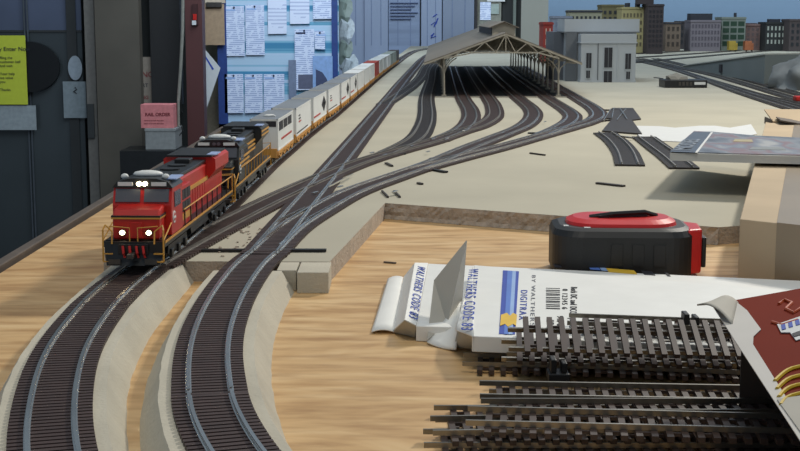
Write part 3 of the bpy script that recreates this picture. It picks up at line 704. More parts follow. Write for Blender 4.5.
for x in (597.5, 617):
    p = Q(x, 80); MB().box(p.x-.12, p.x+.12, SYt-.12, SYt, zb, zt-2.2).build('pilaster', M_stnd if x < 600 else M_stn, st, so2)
# dark low shed left of station
p, q = D(553, 84, SYt+12), D(566, 30, SYt+12)
tag(MB().box(p.x, q.x, SYt+12, SYt+30, 1.28, D(560, 32, SYt+12).z).build('warehouse', mat('grey_side_building', (92, 96, 102), .8, var=.1, scale=8), origin=(p.x, SYt+12, 1.28)), 'plain dark grey model building tucked left of the station', 'model building')

# ================================================================ black device, ramp wall, lump
dv = G(686, 88)
dev = thing('control_box', 'flat black slotted model part lying on the board right of the station', 'model part', dv)
MB().box(-4.6, 4.6, 0, 7, 0.02, 1.7, .1).build('housing', M_black, dev)
for k in range(4): MB().box(-1.6+k*.8, -1.1+k*.8, -.06, 0.02, .5, 1.3).build('slot', M_steel, dev)
MB().box(1.8, 4.2, -.06, .02, .7, 1.3).build('slot', M_wpap, dev)
tag(MB().ball((dv.x-1.2, dv.y+4.5, 3.0), 1.3, sc=(2.0, 1.6, 1.0), jit=.3).build('plastic_lump', mat('grey_lump', (128, 124, 114), .8), origin=dv), 'crumpled grey lump sitting on the flat black model part', 'lump')

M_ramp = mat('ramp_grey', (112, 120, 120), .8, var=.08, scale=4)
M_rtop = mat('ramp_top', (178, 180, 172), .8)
ra, rb = G(684, 67, 1.28), G(764, 85, 1.28)
rp = thing('ramp_wall', 'grey wedge shaped ramp with pale top beside the right tracks', 'ramp', ra)
ztop = CH - (54.2-HY)*rb.y/FPX
dv2 = Vector((16, 9, 0))
MB().add([ra, rb, rb + Vector((0, 0, ztop-1.28)), ra + Vector((0, 0, .3)), ra+dv2, rb+dv2, rb+dv2+Vector((0, 0, ztop-1.28)), ra+dv2+Vector((0, 0, .3))],
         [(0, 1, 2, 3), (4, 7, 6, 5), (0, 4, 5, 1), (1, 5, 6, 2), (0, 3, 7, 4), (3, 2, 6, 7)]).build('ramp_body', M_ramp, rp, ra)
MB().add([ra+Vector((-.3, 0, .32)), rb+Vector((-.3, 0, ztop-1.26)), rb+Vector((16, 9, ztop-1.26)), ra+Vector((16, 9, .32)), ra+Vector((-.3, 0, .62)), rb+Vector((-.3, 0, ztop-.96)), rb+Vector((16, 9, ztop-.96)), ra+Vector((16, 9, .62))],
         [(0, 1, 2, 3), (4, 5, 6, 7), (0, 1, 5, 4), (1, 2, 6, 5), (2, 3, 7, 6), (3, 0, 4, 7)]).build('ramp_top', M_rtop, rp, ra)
m_ = ra.lerp(rb, .55); MB().box(m_.x-.5, m_.x+.05, m_.y-1.2, m_.y+1.2, 2.0, 4.2).build('slot', M_ink, rp, ra)
# grey plastic sheet heap
def heap():
    b = bmesh.new(); bmesh.ops.create_icosphere(b, subdivisions=4, radius=1)
    from mathutils import noise
    for v in b.verts:
        k = 1 + .2*noise.noise(v.co*2.3) + .14*noise.noise(v.co*6) + .05*abs(math.sin(v.co.x*9+v.co.z*3))
        v.co = Vector((v.co.x*12*k, v.co.y*11*k, max(-.02, v.co.z*8.2*k)))
    b.verts.index_update(); mb = MB().add([v.co.copy() for v in b.verts], [[v.index for v in f.verts] for f in b.faces]); b.free(); return mb
hp = heap().build('plastic_sheet', mat('grey_plastic_sheet', (116, 120, 120), .6, var=.3, scale=10), origin=(0, 0, 0), smooth=True)
hp.location = Vector((92, 291, 1.3))*S; tag(hp, 'rumpled grey plastic sheet heaped at the right frame edge', 'plastic sheet')
rc = G(797, 101, 1.7)
tag(MB().box(-.5, 1.0, -1, 1, 0, .9, .2).build('red_clip', M_red, origin=(0, 0, 0)), 'small red plastic piece beside the tracks at the right edge', 'plastic piece').location = Vector((rc.x, rc.y, 1.7))*S

# ================================================================ CITY
def window_grid(parent, og, x0, x1, z0, z1, nx, nz, Y, m, fw=.5, fh=.55, name='window'):
    base = None; dx, dz = (x1-x0)/nx, (z1-z0)/nz
    for i in range(nx):
        for j in range(nz):
            cx, cz = x0+dx*(i+.5), z0+dz*(j+.5)
            if base is None:
                base = MB().box(-dx*fw/2, dx*fw/2, -.12, .06, -dz*fh/2, dz*fh/2).build(name, m, parent)
                o = base
            else:
                o = base.copy(); col.objects.link(o); o.parent = parent
            o.location = (Vector((cx, Y, cz)) - Vector(og)) * S
def city(x0, x1, yt, Y, c, label, nx, nz, wc=(40, 42, 46), depth=14, cap=None, fw=.5, fh=.55, zlo=.12, yb=None):
    p, q = D(x0, yt, Y), D(x1, yt, Y); og = Vector(((p.x+q.x)/2, Y, 1.28)); zb = 1.28; zt = p.z
    r = thing('city_building', label, 'model building', og, group='city buildings along the backdrop')
    m = mat('facade_%d_%d_%d' % c, c, .85, var=.12, scale=6)
    MB().box(p.x, q.x, Y, Y+depth, zb, zt).build('wall', m, r, og)
    MB().box(p.x-.25, q.x+.25, Y-.35, Y+depth, zt-.9, zt-.2).build('cornice', cap or m, r, og)
    h = zt - zb
    window_grid(r, og, p.x+.3, q.x-.3, zb+h*zlo, zt-h*.1, nx, nz, Y, mat('win_%d_%d_%d' % wc, wc, .3), fw, fh)
    return r, og, p, q, zt
M_dkr = mat('dark_roof', (40, 42, 50), .8)
yel = mat('cream_cornice', (150, 140, 112), .8)
city(570, 602, 10, 560, (134, 132, 112), 'low cream city building with a row of dark windows above the station', 7, 5, cap=M_dkr)
city(602, 624, 4.5, 620, (96, 90, 62), 'olive brown city building directly behind the station roof', 4, 6)
r_, og, p, q, zt = city(622, 647, 7, 600, (152, 142, 100), 'tall yellow stone city building right of the station roof', 7, 5, wc=(92, 84, 64))
for k in range(2): MB().cyl((p.x+3+k*4.5, 604, zt+.6), (0, 0, 1), 1.2, 2.4).build('roof_tank', M_dkr, r_, og)
r_, og, p, q, zt = city(648, 664, 4, 590, (58, 50, 50), 'tall narrow dark brown tower right of the yellow building', 4, 8, wc=(36, 34, 38))
MB().box(p.x-3.5, p.x+3.2, 594, 602, zt, zt+5).build('penthouse', m := mat('facade_58_50_50', (58, 50, 50)), r_, og)
city(666, 681, 22, 640, (104, 90, 78), 'small brown city building between the tower and the dark block', 3, 3, cap=M_dkr, wc=(60, 52, 46))
city(680, 692, 21, 690, (50, 46, 48), 'low dark brown city block left of the grey brick one', 3, 3)
r_, og, p, q, zt = city(691, 721, 20, 640, (112, 106, 112), 'wide grey brick city building with dark rooftop penthouse', 9, 4, wc=(82, 76, 84), fw=.55, fh=.6)
MB().box(p.x+.2, q.x-3.6, 642, 650, zt, zt+3.0).build('penthouse', M_dkr, r_, og)
r_, og, p, q, zt = city(722, 746, 17, 650, (112, 120, 112), 'city building with green glass bands and pale frames', 3, 4, wc=(40, 62, 48), fw=.82, fh=.7)
MB().box(p.x+7, p.x+8.2, 655, 656, zt, zt+2.0).build('chimney', M_dkr, r_, og)
city(746, 765, 24, 660, (116, 94, 90), 'dull pink brown city building right of the green glass one', 4, 4, wc=(96, 84, 84))
city(745, 757, 23, 690, (72, 62, 64), 'dark brown taller block behind the pink brown building', 3, 3)
r_, og, p, q, zt = city(766, 790, 22, 650, (42, 44, 44), 'dark city building with two rows of white windows', 6, 3, wc=(160, 166, 156), fw=.42, fh=.6, zlo=.2)
MB().box(p.x+2, q.x-4, 652, 656, zt, zt+1.4).build('penthouse', M_dkr, r_, og)
city(790, 812, 19, 640, (74, 66, 66), 'dark brown city building at the right frame edge', 4, 4)
city(543.5, 553, 22, 470, (142, 52, 44), 'narrow red model building left of the station', 2, 3, wc=(200, 170, 150), fw=.3)
city(553, 572, 16, 540, (112, 118, 130), 'plain grey model building between the red one and the station', 3, 4, wc=(100, 106, 118), depth=12)
for x0, x1, c, lb in ((729, 738, (160, 136, 52), 'small yellow truck parked before the green glass building'), (745, 754, (156, 92, 58), 'small orange truck parked before the pink brown building')):
    p, q = D(x0, 47, 636), D(x1, 41, 636); og = (p.x, 636, 1.28)
    t = thing('toy_truck', lb, 'model truck', og)
    MB().box(p.x, q.x-.9, 636, 640, 1.9, q.z, .1).build('cargo_box', mat('truck_%d' % c[0], c, .5), t, og)
    MB().box(q.x-.85, q.x, 636.3, 639.7, 1.9, q.z-1.0, .15).build('cab', mat('truck_%d' % c[0], c, .5), t, og)
    for k in (.8, 3.2): MB().cyl((p.x+k, 636.2, 1.75), (0, 1, 0), .46, .3).build('wheel', M_black, t, og)

# ================================================================ BACKGROUND LEFT: door, posts, notices
YW = 560
def panel(x0, y0, x1, y1, Y, th, m, name, parent=None, og=None, skew=0, **k):
    p, q = D(x0, y1, Y), D(x1, y0, Y)
    return MB().box(p.x, q.x, Y, Y+th, p.z, q.z).build(name, m, parent, og if og is not None else ((p.x+q.x)/2, Y, p.z) if parent is None else og, **k)
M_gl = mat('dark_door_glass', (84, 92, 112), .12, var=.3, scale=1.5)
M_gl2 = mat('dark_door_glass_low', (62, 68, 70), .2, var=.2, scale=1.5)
dg = D(40, 100, YW); dog = (dg.x, YW-6, -95)
door = bpy.data.objects.new('door_1', None); col.objects.link(door); door.location = Vector(dog)*S; door['kind'] = 'structure'
P0, P1 = D(-40, 100, YW-6), D(84, 100, YW-6)
M_mul = mat('door_mullion', (70, 76, 82), .5)
zt_, zm_ = D(40, -60, YW).z, D(40, 30, YW).z
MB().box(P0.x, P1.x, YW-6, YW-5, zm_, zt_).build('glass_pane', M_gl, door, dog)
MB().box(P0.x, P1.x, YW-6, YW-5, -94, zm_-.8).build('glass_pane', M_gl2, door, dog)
MB().box(P0.x, P1.x, YW-6.5, YW-5, zm_-.8, zm_).build('rail', M_dark, door, dog)
for x in (24.5, 27.5): p = D(x, 30, YW-7); MB().box(p.x-.3, p.x+.3, YW-7, YW-6.5, -94, zt_).build('mullion', M_mul, door, dog)
p = D(67, 30, YW-7); MB().box(p.x-.2, p.x+3.6, YW-7, YW-6.5, -94, zt_).build('mullion', M_dark, door, dog)
# oval dark disc
c_ = D(27, 67, YW-9); e = D(59.5, 67, YW-9).x - c_.x; hh = (D(27, 42, YW-9).z - D(27, 93, YW-9).z)/2
tag(MB().prism([(c_.x+e*math.cos(t), YW-9, c_.z+hh*math.sin(t)) for t in [2*math.pi*k/40 for k in range(40)]], (0, 1.4, 0)).build('wall_disc', mat('black_disc', (12, 13, 14), .4), origin=(c_.x, YW-9, c_.z)), 'big black oval disc on the glass door behind the yellow notice', 'disc')
c_ = D(75, 68, YW-8); e = D(82, 68, YW-8).x - c_.x; hh = (D(75, 56, YW-8).z - D(75, 80.5, YW-8).z)/2
tag(MB().prism([(c_.x+e*math.cos(t), YW-8, c_.z+hh*math.sin(t)) for t in [2*math.pi*k/30 for k in range(30)]], (0, .4, 0)).build('oval_sticker', mat('grey_sticker', (150, 160, 168), .5), origin=(c_.x, YW-8, c_.z)), 'small pale oval sticker on the door above the square one', 'sticker')
sq = thing('square_sticker', 'pale grey square sticker with a tiny emblem on the door', 'sticker', D(75, 118, YW-8)); og = D(75, 118, YW-8)
panel(64, 81.5, 85.5, 118, YW-8, .4, mat('grey_plate', (128, 138, 142), .5), 'plate', sq, og)
p = D(75, 91, YW-8.2); MB().tube([(p.x, YW-8.2, p.z+1.5), (p.x+.8, YW-8.2, p.z+.7), (p.x-.6, YW-8.2, p.z-.2), (p.x+.6, YW-8.2, p.z-1)], .25, 6).build('emblem', M_ink, sq, og)
# yellow notice
og = D(0, 105, YW-10)
nt_ = thing('yellow_notice', 'bright yellow printed notice taped on the glass door', 'notice', og)
panel(-22, 35.5, 25, 104.5, YW-10, .3, mat('yellow_paper', (196, 204, 60), .7, var=.04), 'sheet', nt_, og)
def wallt(s_, x, y, size, m, parent, og, Y, bold=.02, name='printed_text', sx=1.0):
    p = D(x, y, Y); return text(s_, size, m, parent, (p - Vector(og), (1, 0, 0), (0, 0, 1)), name=name, bold=bold, sx=sx)
def fixt(o): pass
text('May Enter Now', 2.4, M_ink, nt_, (D(-8, 51, YW-10.1) - og, (1, 0, 0), (0, 0, 1)), bold=.03)
for k, s_ in enumerate(['Ring the', 'customer bell', 'and wait', '', 'Your help', 'we value', 'you', '', 'Thanks']):
    if s_: text(s_, 1.5, M_ink, nt_, (D(0, 59+k*4.0, YW-10.1) - og, (1, 0, 0), (0, 0, 1)), bold=.01)
panel(-22, 105.5, 35.5, 130, YW-9.4, .4, mat('pale_door_plate', (150, 158, 160), .5), 'door_plate')
tag(bpy.data.objects['door_plate'], 'pale horizontal plate across the glass door under the notice', 'plate')
# posts
fr_ = thing('door_frame_post', 'narrow light grey metal door post with a latch', 'post', D(90, 130, YW-12)); og = D(90, 130, YW-12)
p, q = D(85.5, 60, YW-12), D(95.5, 60, YW-12); MB().box(p.x, q.x, YW-12, YW-8, -95, 60).build('post', mat('grey_metal_post', (106, 102, 96), .5), fr_, og)
panel(88, 104, 93.5, 138, YW-13, 1, M_dark, 'latch', fr_, og)
fr_['kind'] = 'structure'; del fr_['category']
p, q = D(96, 60, YW-14), D(140, 60, YW-14)
wl = MB().box(p.x, q.x, YW-14, YW-8, -95, 80); o = struct(wl, 'pillar_left', mat('charcoal_pillar', (84, 78, 68), .7, scale=6)); o['label'] = 'wide charcoal post right of the glass door'
p, q = D(153, 60, YW-4), D(183, 60, YW-4)
tag(MB().box(p.x, q.x, YW-9, YW-4, D(160, 103, YW).z, 60).build('black_cabinet', mat('near_black', (26, 25, 25), .6), origin=(p.x, YW-4, 20)), 'tall near black cabinet hanging left of the maroon column', 'cabinet')
p, q = D(186, 60, YW-16), D(203, 60, YW-16); 
mc = MB().box(p.x, q.x, YW-16, YW-8, -95, 60); struct(mc, 'pillar_maroon', mat('maroon_paint', (84, 46, 44), .55, var=.1, scale=5))['label'] = 'maroon wooden column behind the locomotives'
sw = thing('light_switch', 'small red and white switch high on the maroon column', 'switch', D(195, 25, YW-17)); og = D(195, 25, YW-17)
panel(192.5, 4, 197.5, 25, YW-17, 1, mat('dark_switch', (60, 26, 26), .5), 'plate', sw, og)
panel(193, 14, 196.5, 20, YW-17.5, .5, M_red, 'toggle', sw, og); panel(192, 20.5, 196, 25, YW-17.5, .5, M_wpap, 'tag', sw, og)
# tan wall strip and blue frame
p, q = D(199, 60, 640), D(475, 60, 640)
struct(MB().box(D(199, 60, 640).x, D(221, 60, 640).x, 640, 646, -95, 80), 'wall_tan', mat('tan_wall', (150, 138, 118), .8))
# pink box, grey box, sign
YB = 520
og = D(158, 150, YB)
gb = thing('grey_metal_box', 'light grey metal box behind the red locomotive', 'box', (og.x, YB, D(158, 128, YB).z-8.5))
go = Vector((og.x, YB, D(158, 128, YB).z-8.5))
tag(MB().box(go.x-14, go.x+9, YB-4, YB+18, -95, go.z-.02).build('side_cabinet', M_lblack, origin=(go.x, YB, -95)), 'dark low cabinet carrying the light grey metal box', 'cabinet')
p, q = D(145.5, 150, YB), D(175, 128.5, YB); MB().box(p.x, q.x, YB, YB+16, go.z, q.z, .3).build('housing', mat('light_grey_enamel', (142, 144, 142), .5), gb, go)
MB().box(p.x-.2, q.x+.2, YB-.2, YB+16.2, q.z-1.2, q.z-.02, .2).build('lid', mat('light_grey_enamel', (142, 144, 142), .5), gb, go)
og2 = Vector((D(160, 128, YB).x, YB+1, q.z))
pb = thing('pink_box', 'pink lettered cardboard box standing on the light grey metal box', 'box', og2)
p, q = D(141, 128, YB+1), D(173, 104.5, YB+1); MB().box(p.x, q.x, YB+1, YB+10, og2.z+.02, q.z, .15).build('carton', mat('pink_card', (214, 130, 130), .7), pb, og2)
text('RAIL ORDER', 1.75, mat('dark_red_ink', (110, 26, 34), .6), pb, (D(145, 116, YB+.9) - og2, (1, 0, 0), (0, 0, 1)), bold=.04)
for k in range(2): text('return to the shelf when done', .62, MATS['dark_red_ink'], pb, (D(144, 121+k*3.0, YB+.9) - og2, (1, 0, 0), (0, 0, 1)), bold=.01)
og3 = D(147, 103, YW-7.5)
sg = thing('cardboard_sign', 'grey tan sign with red letters half hidden behind the charcoal post', 'sign', og3)
panel(128, 57, 153.5, 103, YW-7.5, .5, mat('sign_tan', (134, 124, 112), .7), 'sheet', sg, og3)
text('PARKING', 3.1, mat('sign_red', (120, 50, 50), .6), sg, (D(121.5, 77, YW-7.6) - og3, (1, 0, 0), (0, 0, 1)), bold=.05)
text('SUPPORT', 2.1, M_ink, sg, (D(126.5, 87, YW-7.6) - og3, (1, 0, 0), (0, 0, 1)), bold=.03)
text('PARKING', 1.9, MATS['sign_red'], sg, (D(129, 99, YW-7.6) - og3, (1, 0, 0), (0, 0, 1)), bold=.03)
# hanging cord with loop
YC = 530
pts = [D(183, -20, YC), D(182.5, 30, YC), D(180.5, 70, YC), D(178.5, 100, YC)]
cd = thing('pull_rope', 'pale grey cord hanging down beside the maroon column with end loop', 'cord', pts[-1])
MB().tube(pts, .65, 8).build('cord', mat('grey_cord', (136, 134, 124), .6), cd, pts[-1])
MB().tube([D(178.5, 100, YC), D(176, 110, YC), D(178.5, 122, YC), D(175.5, 131, YC), D(179, 136, YC), D(183, 131, YC), D(179.5, 122, YC), D(182, 112, YC), D(180, 101, YC)], .3, 6).build('loop', M_black, cd, pts[-1])
MB().tube([D(178.3, 100, YC-1), D(178.6, 126, YC-1)], .55, 8).build('cord_end', MATS['grey_cord'], cd, pts[-1])

# bulletin board
YN = 622
og = D(222, 122, YN)
nb = thing('bulletin_board', 'pale blue striped notice board with blue frame on the back wall', 'notice board', og)
def stripe_mat():
    m = bpy.data.materials.new('striped_board_cloth'); m.use_nodes = True; nt = m.node_tree; L = nt.links
    b = nt.nodes['Principled BSDF']; b.inputs['Roughness'].default_value = .7
    tc = nt.nodes.new('ShaderNodeTexCoord'); sx = nt.nodes.new('ShaderNodeSeparateXYZ'); L.new(tc.outputs['Object'], sx.inputs[0])
    n = nt.nodes.new('ShaderNodeTexNoise'); n.noise_dimensions = '1D'; n.inputs['Scale'].default_value = 16; n.inputs['Detail'].default_value = 3
    L.new(sx.outputs[2], n.inputs['W'])
    r = nt.nodes.new('ShaderNodeValToRGB'); e = r.color_ramp.elements; r.color_ramp.interpolation = 'LINEAR'
    e[0].position = .40; e[0].color = rgb(64, 134, 172); e[1].position = .58; e[1].color = rgb(176, 204, 226)
    k = e.new(.46); k.color = rgb(120, 178, 204); k = e.new(.5); k.color = rgb(186, 208, 230)
    L.new(n.outputs['Fac'], r.inputs[0]); L.new(r.outputs[0], b.inputs['Base Color']); return m
panel(219, -60, 338, 128, YN, 2, stripe_mat(), 'board_face', nb, og)
M_bfr = mat('blue_frame', (36, 62, 124), .5)
panel(219, -60, 224.5, 128, YN-1.5, 3.5, M_bfr, 'frame', nb, og); panel(332, -60, 337, 95, YN-1.5, 3.5, M_bfr, 'frame', nb, og)
panel(219, 124, 337, 128, YN-1.5, 3.5, M_bfr, 'frame', nb, og)
Mp1 = lines_mat('printed_sheet', (214, 224, 246), (158, 174, 212), 110, .55, 2, 40)
Mp2 = lines_mat('printed_sheet_plain', (220, 228, 248), (186, 196, 224), 60, .6, 2, 10)
M_pin = mat('dark_pin', (30, 40, 70), .4)
sheets = [(225, 6, 244, 56, 0, 'dense printed sheet at the top left of the notice board'), (246, 5, 264, 55, 0, 'second printed sheet from the left in the top row'),
    (268, -20, 286, 34, 1, 'long pale sheet at the top centre of the board'), (290, -20, 309, 24, 1, 'pale sheet cut by the top edge right of centre'), (313, -10, 333, 19, 0, 'sheet with a dark letterhead at the top right corner'),
    (225, 74, 243, 113, 0, 'lower left printed sheet, first of three in the bottom row'), (245, 74, 262, 113, 0, 'middle of three printed sheets in the bottom row'), (264, 74, 284, 113, 0, 'right of three printed sheets in the bottom row'),
    (295, 29, 314, 90, 0, 'long flyer with a dark picture hanging from a clip'), (315, 31, 325, 49, 0, 'small folded list right of the long flyer')]
for i, (x0, y0, x1, y1, k, lb) in enumerate(sheets):
    p, q = D(x0, y1, YN-1.0-.1*i), D(x1, y0, YN-1.0-.1*i); og = Vector(((p.x+q.x)/2, p.y, p.z))
    t = thing('notice_sheet', lb, 'paper', og, group='sheets on the notice board')
    sk = random.uniform(-.25, .25)
    MB().prism([(p.x, p.y, p.z), (q.x, p.y, p.z+sk), (q.x+sk, p.y, q.z), (p.x+sk, p.y, q.z-sk)], (0, .08, 0)).build('sheet', Mp1 if k == 0 else Mp2, t, og)
    MB().box(p.x+.6, p.x+5, p.y-.06, p.y, q.z-2.2, q.z-1.5).build('heading', M_pin if i in (4, 8) else M_blue3, t, og)
    MB().ball(((p.x+q.x)/2, p.y-.3, q.z-.7), .45).build('pin', M_pin, t, og)
    if i == 8: MB().box(p.x+1.5, q.x-.8, p.y-.08, p.y, p.z+.5, p.z+7).build('picture', mat('dark_picture', (92, 96, 118), .6), t, og)
og = D(325, 90, YN-3)
t = thing('photo_poster', 'blue poster with a dark curved shape right of the long flyer', 'poster', og)
panel(313, 56, 332.5, 95, YN-3, .1, mat('poster_blue', (136, 168, 214), .6), 'sheet', t, og)
p = D(316, 90, YN-3.1)
MB().prism([(p.x, YN-3.1, p.z), (p.x+6, YN-3.1, p.z+1), (p.x+5, YN-3.1, p.z+5), (p.x+3, YN-3.1, p.z+8), (p.x, YN-3.1, p.z+9.4)], (0, .08, 0)).build('dark_shape', mat('poster_navy', (62, 72, 104), .6), t, og)
og = D(292, 90, YN-2)
tag(panel(289, 60, 296, 112, YN-2.6, .1, mat('grey_sheet', (116, 128, 152), .6), 'tucked_sheet'), 'narrow grey sheet tucked behind the long flyer', 'paper')
# clipboard & hanging sheet at the left
og = D(214, 45, 618)
t = thing('clipboard', 'tan clipboard hanging above the drooping white sheet', 'clipboard', og)
panel(203.5, 4, 224, 45, 618, .6, mat('clipboard_brown', (166, 140, 112), .6), 'board', t, og)
p = D(214, 4, 617); MB().box(p.x-3.5, p.x+3.5, 616.5, 618, p.z-1.5, p.z+.8, .2).build('clip', M_steel, t, og)
panel(205, -14, 225, 3, 617.6, .3, mat('clip_sheet', (196, 180, 158), .6), 'paper', t, og)
q_ = [D(x, y, 612) for x, y in ((201, 50), (204, 48), (220.5, 68), (206, 110))]
t = thing('drooping_sheet', 'white printed sheet drooping by one corner beside the maroon column', 'paper', q_[0])
MB().prism(q_, (0, .12, 0)).build('sheet', M_wpap, t, q_[0])
MB().prism([D(204, 56, 611.9), D(205, 55, 611.9), D(214, 69, 611.9), D(212.5, 70, 611.9)], (0, .05, 0)).build('heading', M_blue, t, q_[0])
# clutter of bags by the board
Mbg = mat('grey_green_bag', (120, 134, 128), .4, var=.3, scale=10)
for i, (x, y, rr, lb) in enumerate([(343, 10, 6, 'top clear bag hanging right of the notice board'), (345, 31, 6, 'second hanging clear bag right of the notice board'), (344, 50, 5.5, 'third hanging clear bag right of the notice board'), (349, 68, 6, 'lowest hanging grey green bag behind the containers')]):
    p = D(x, y, 640)
    tag(MB().ball((0, 0, 0), rr, sc=(.6, .35, 1.0), jit=.9).build('hanging_bag', [Mbg, mat('pale_bag', (170, 180, 186), .35, var=.2)][i % 2]), lb, 'bag', 'bags hanging beside the board').location = p*S
# back silver blue panels
YP = 792
M_sil = mat('silver_blue_foil', (150, 164, 190), .45, .0, var=.16, scale=3, bump=.6, bscale=9, stretch=(1, 1, .25))
M_sil2 = mat('silver_blue_printed', (136, 152, 180), .45, var=.2, scale=6, stretch=(.4, 1, 3))
for i, (x0, x1, m_, lb) in enumerate([(336, 364, M_sil, 'narrow silver blue panel next to the hanging bags'), (364.5, 388, M_sil, 'second silver blue insulation panel from the left'), (388.5, 420, M_sil2, 'printed silver blue panel with rows of faint lettering'), (421, 442, M_sil, 'silver blue panel with blue handwriting'), (442.5, 475, mat('grey_blue_panel', (134, 146, 168), .5, var=.1, scale=3), 'grey blue panel beside the dark pillar')]):
    p, q = D(x0, 52, YP), D(x1, -40, YP); og = Vector(((p.x+q.x)/2, YP, 1.28)); off = -1.2 if i % 2 else 0
    t = thing('insulation_panel', lb, 'panel', og, group='foil panels at the back')
    MB().box(p.x, q.x, YP+off, YP+off+3, -95, q.z, .25).build('sheet', m_, t, og)
    for k in range(2):
        xx = p.x + (q.x-p.x)*(.3+.4*k); MB().box(xx-.2, xx+.2, YP+off-.2, YP+off, 1.3, q.z).build('seam', mat('seam_blue', (112, 128, 160), .5), t, og)
    if i == 2:
        for k in range(6):
            z = D(400, 3+k*3.2, YP).z; MB().box(p.x+1, q.x-1-(k % 3)*2, YP-1.5, YP-.2 if off == 0 else YP-1.2, z-.2, z+.25).build('printed_line', mat('foil_ink', (84, 100, 140), .5), t, og)
    if i == 3:
        MB().tube([D(x, y, YP-1.6) for x, y in ((431, 36), (434, 33), (431, 38), (436, 36))], .35, 6).build('handwriting', M_blue, t, og)
        MB().tube([D(x, y, YP-1.6) for x, y in ((431, 25), (435, 22), (434, 27), (438, 18), (436, 24))], .3, 6).build('handwriting', M_blue, t, og)
        MB().tube([D(x, y, YP-1.6) for x, y in ((433, 17), (437, 14))], .3, 6).build('handwriting', M_blue, t, og)
# pillar group
YQ = 690
def pil(x0, x1, m, name, y0=-60, Yo=0, z0=1.28):
    p, q = D(x0, 30, YQ+Yo), D(x1, y0, YQ+Yo)
    return MB().box(p.x, q.x, YQ+Yo, YQ+Yo+10, z0, q.z).build(name, m, origin=((p.x+q.x)/2, YQ+Yo, z0))
tag(pil(521, 549.5, mat('grey_partition', (140, 140, 132), .8, var=.05, scale=3), 'pillar_grey'), kind='structure')
tag(pil(502, 521, mat('black_recess', (22, 26, 26), .6), 'pillar_dark', Yo=4), kind='structure')
tag(pil(513, 517, mat('green_grey_post', (96, 104, 98), .6), 'post_grey'), kind='structure')
tag(pil(475, 502, mat('pale_partition', (132, 132, 122), .8), 'pillar_pale', Yo=2), kind='structure')
tag(pil(475, 478, mat('dark_strip', (46, 44, 46), .8), 'post_dark', Yo=-1), kind='structure')
p = D(480, 20, YQ+1.5)
t = thing('pinned_paper', 'bluish printed papers pinned on the pale pillar above the shed', 'paper', p)
panel(480, 2, 491, 20, YQ+1.4, .4, Mp1, 'sheet', t, p); panel(491, 4, 499, 14, YQ+1.2, .4, mat('green_sheet', (150, 164, 158), .6), 'sheet', t, p); panel(487, -8, 505, 1.5, YQ+1.0, .6, M_wpap, 'sheet', t, p)

# ================================================================ FOREGROUND: tape measure
tp = Vector((14.0, 84.9, 0.0))
tm = thing('tape_measure', 'red and black tape measure lying on its side behind the white cartons', 'tape measure', tp, rz=-.05)
def rr_poly(a, b, r1, n=8, z=0):
    pts = []
    for cx, cy, s0 in ((a-r1, b-r1, 0), (-a+r1, b-r1, 1), (-a+r1, -b+r1, 2), (a-r1, -b+r1, 3)):
        for k in range(n+1):
            t = (s0 + k/n)*math.pi/2; pts.append((cx + r1*math.cos(t), cy + r1*math.sin(t), z))
    return pts
def loft(levels):
    n = len(levels[0]); mb = MB(); vs = [p for l in levels for p in l]
    fs = [(i*n+k, i*n+(k+1) % n, (i+1)*n+(k+1) % n, (i+1)*n+k) for i in range(len(levels)-1) for k in range(n)] + [tuple(range(n-1, -1, -1)), tuple((len(levels)-1)*n+k for k in range(n))]
    return mb.add(vs, fs)
M_rub = mat('black_rubber', (26, 27, 28), .5, var=.2, scale=40)
M_tred = mat('tape_red', (206, 40, 40), .35, var=.05)
loft([rr_poly(4.2, 3.0, 1.6, z=.02), rr_poly(4.4, 3.3, 1.8, z=.4), rr_poly(4.4, 3.3, 1.8, z=2.7), rr_poly(4.25, 3.1, 1.8, z=3.05), rr_poly(3.9, 2.8, 1.8, z=3.2)]).build('rubber_case', M_rub, tm, smooth=False)
loft([rr_poly(3.5, 2.5, 2.0, z=3.1), rr_poly(3.4, 2.4, 2.0, z=3.4), rr_poly(3.0, 1.9, 1.7, z=3.6)]).build('red_cover', M_tred, tm)
MB().prism([(3.9, -2.5, .3), (4.85, -2.0, .3), (5.0, .5, .3), (3.9, 1.5, .3)], (0, 0, 2.8)).build('mouth_piece', M_tred, tm, bevel=.15)
MB().box(4.9, 5.2, -1.6, .3, .6, 2.5, .08).build('tape_hook', M_black, tm)
MB().prism([(-1.5, -1.1, 3.62), (1.6, -.4, 3.62), (2.0, .6, 3.62), (-.8, .1, 3.62)], (0, 0, .14)).build('belt_clip', M_black, tm)
MB().tube([(-2.0, -.6, 3.6), (-.6, -.9, 3.85), (1.5, -.3, 3.9), (2.3, .2, 3.6)], .16, 6).build('clip_spring', M_black, tm)
for k in range(3): MB().box(-.9+k*1.3, -.15+k*1.3, -3.36, -3.25, .9, 2.3, .04).build('grip_ridge', M_black, tm)
MB().box(-3.7, -3.4, -2.0, -1.6, 3.1, 3.24).build('mark', M_wpap, tm); MB().box(-2.5, -2.1, -2.7, -2.4, 3.1, 3.24).build('mark', M_wpap, tm)

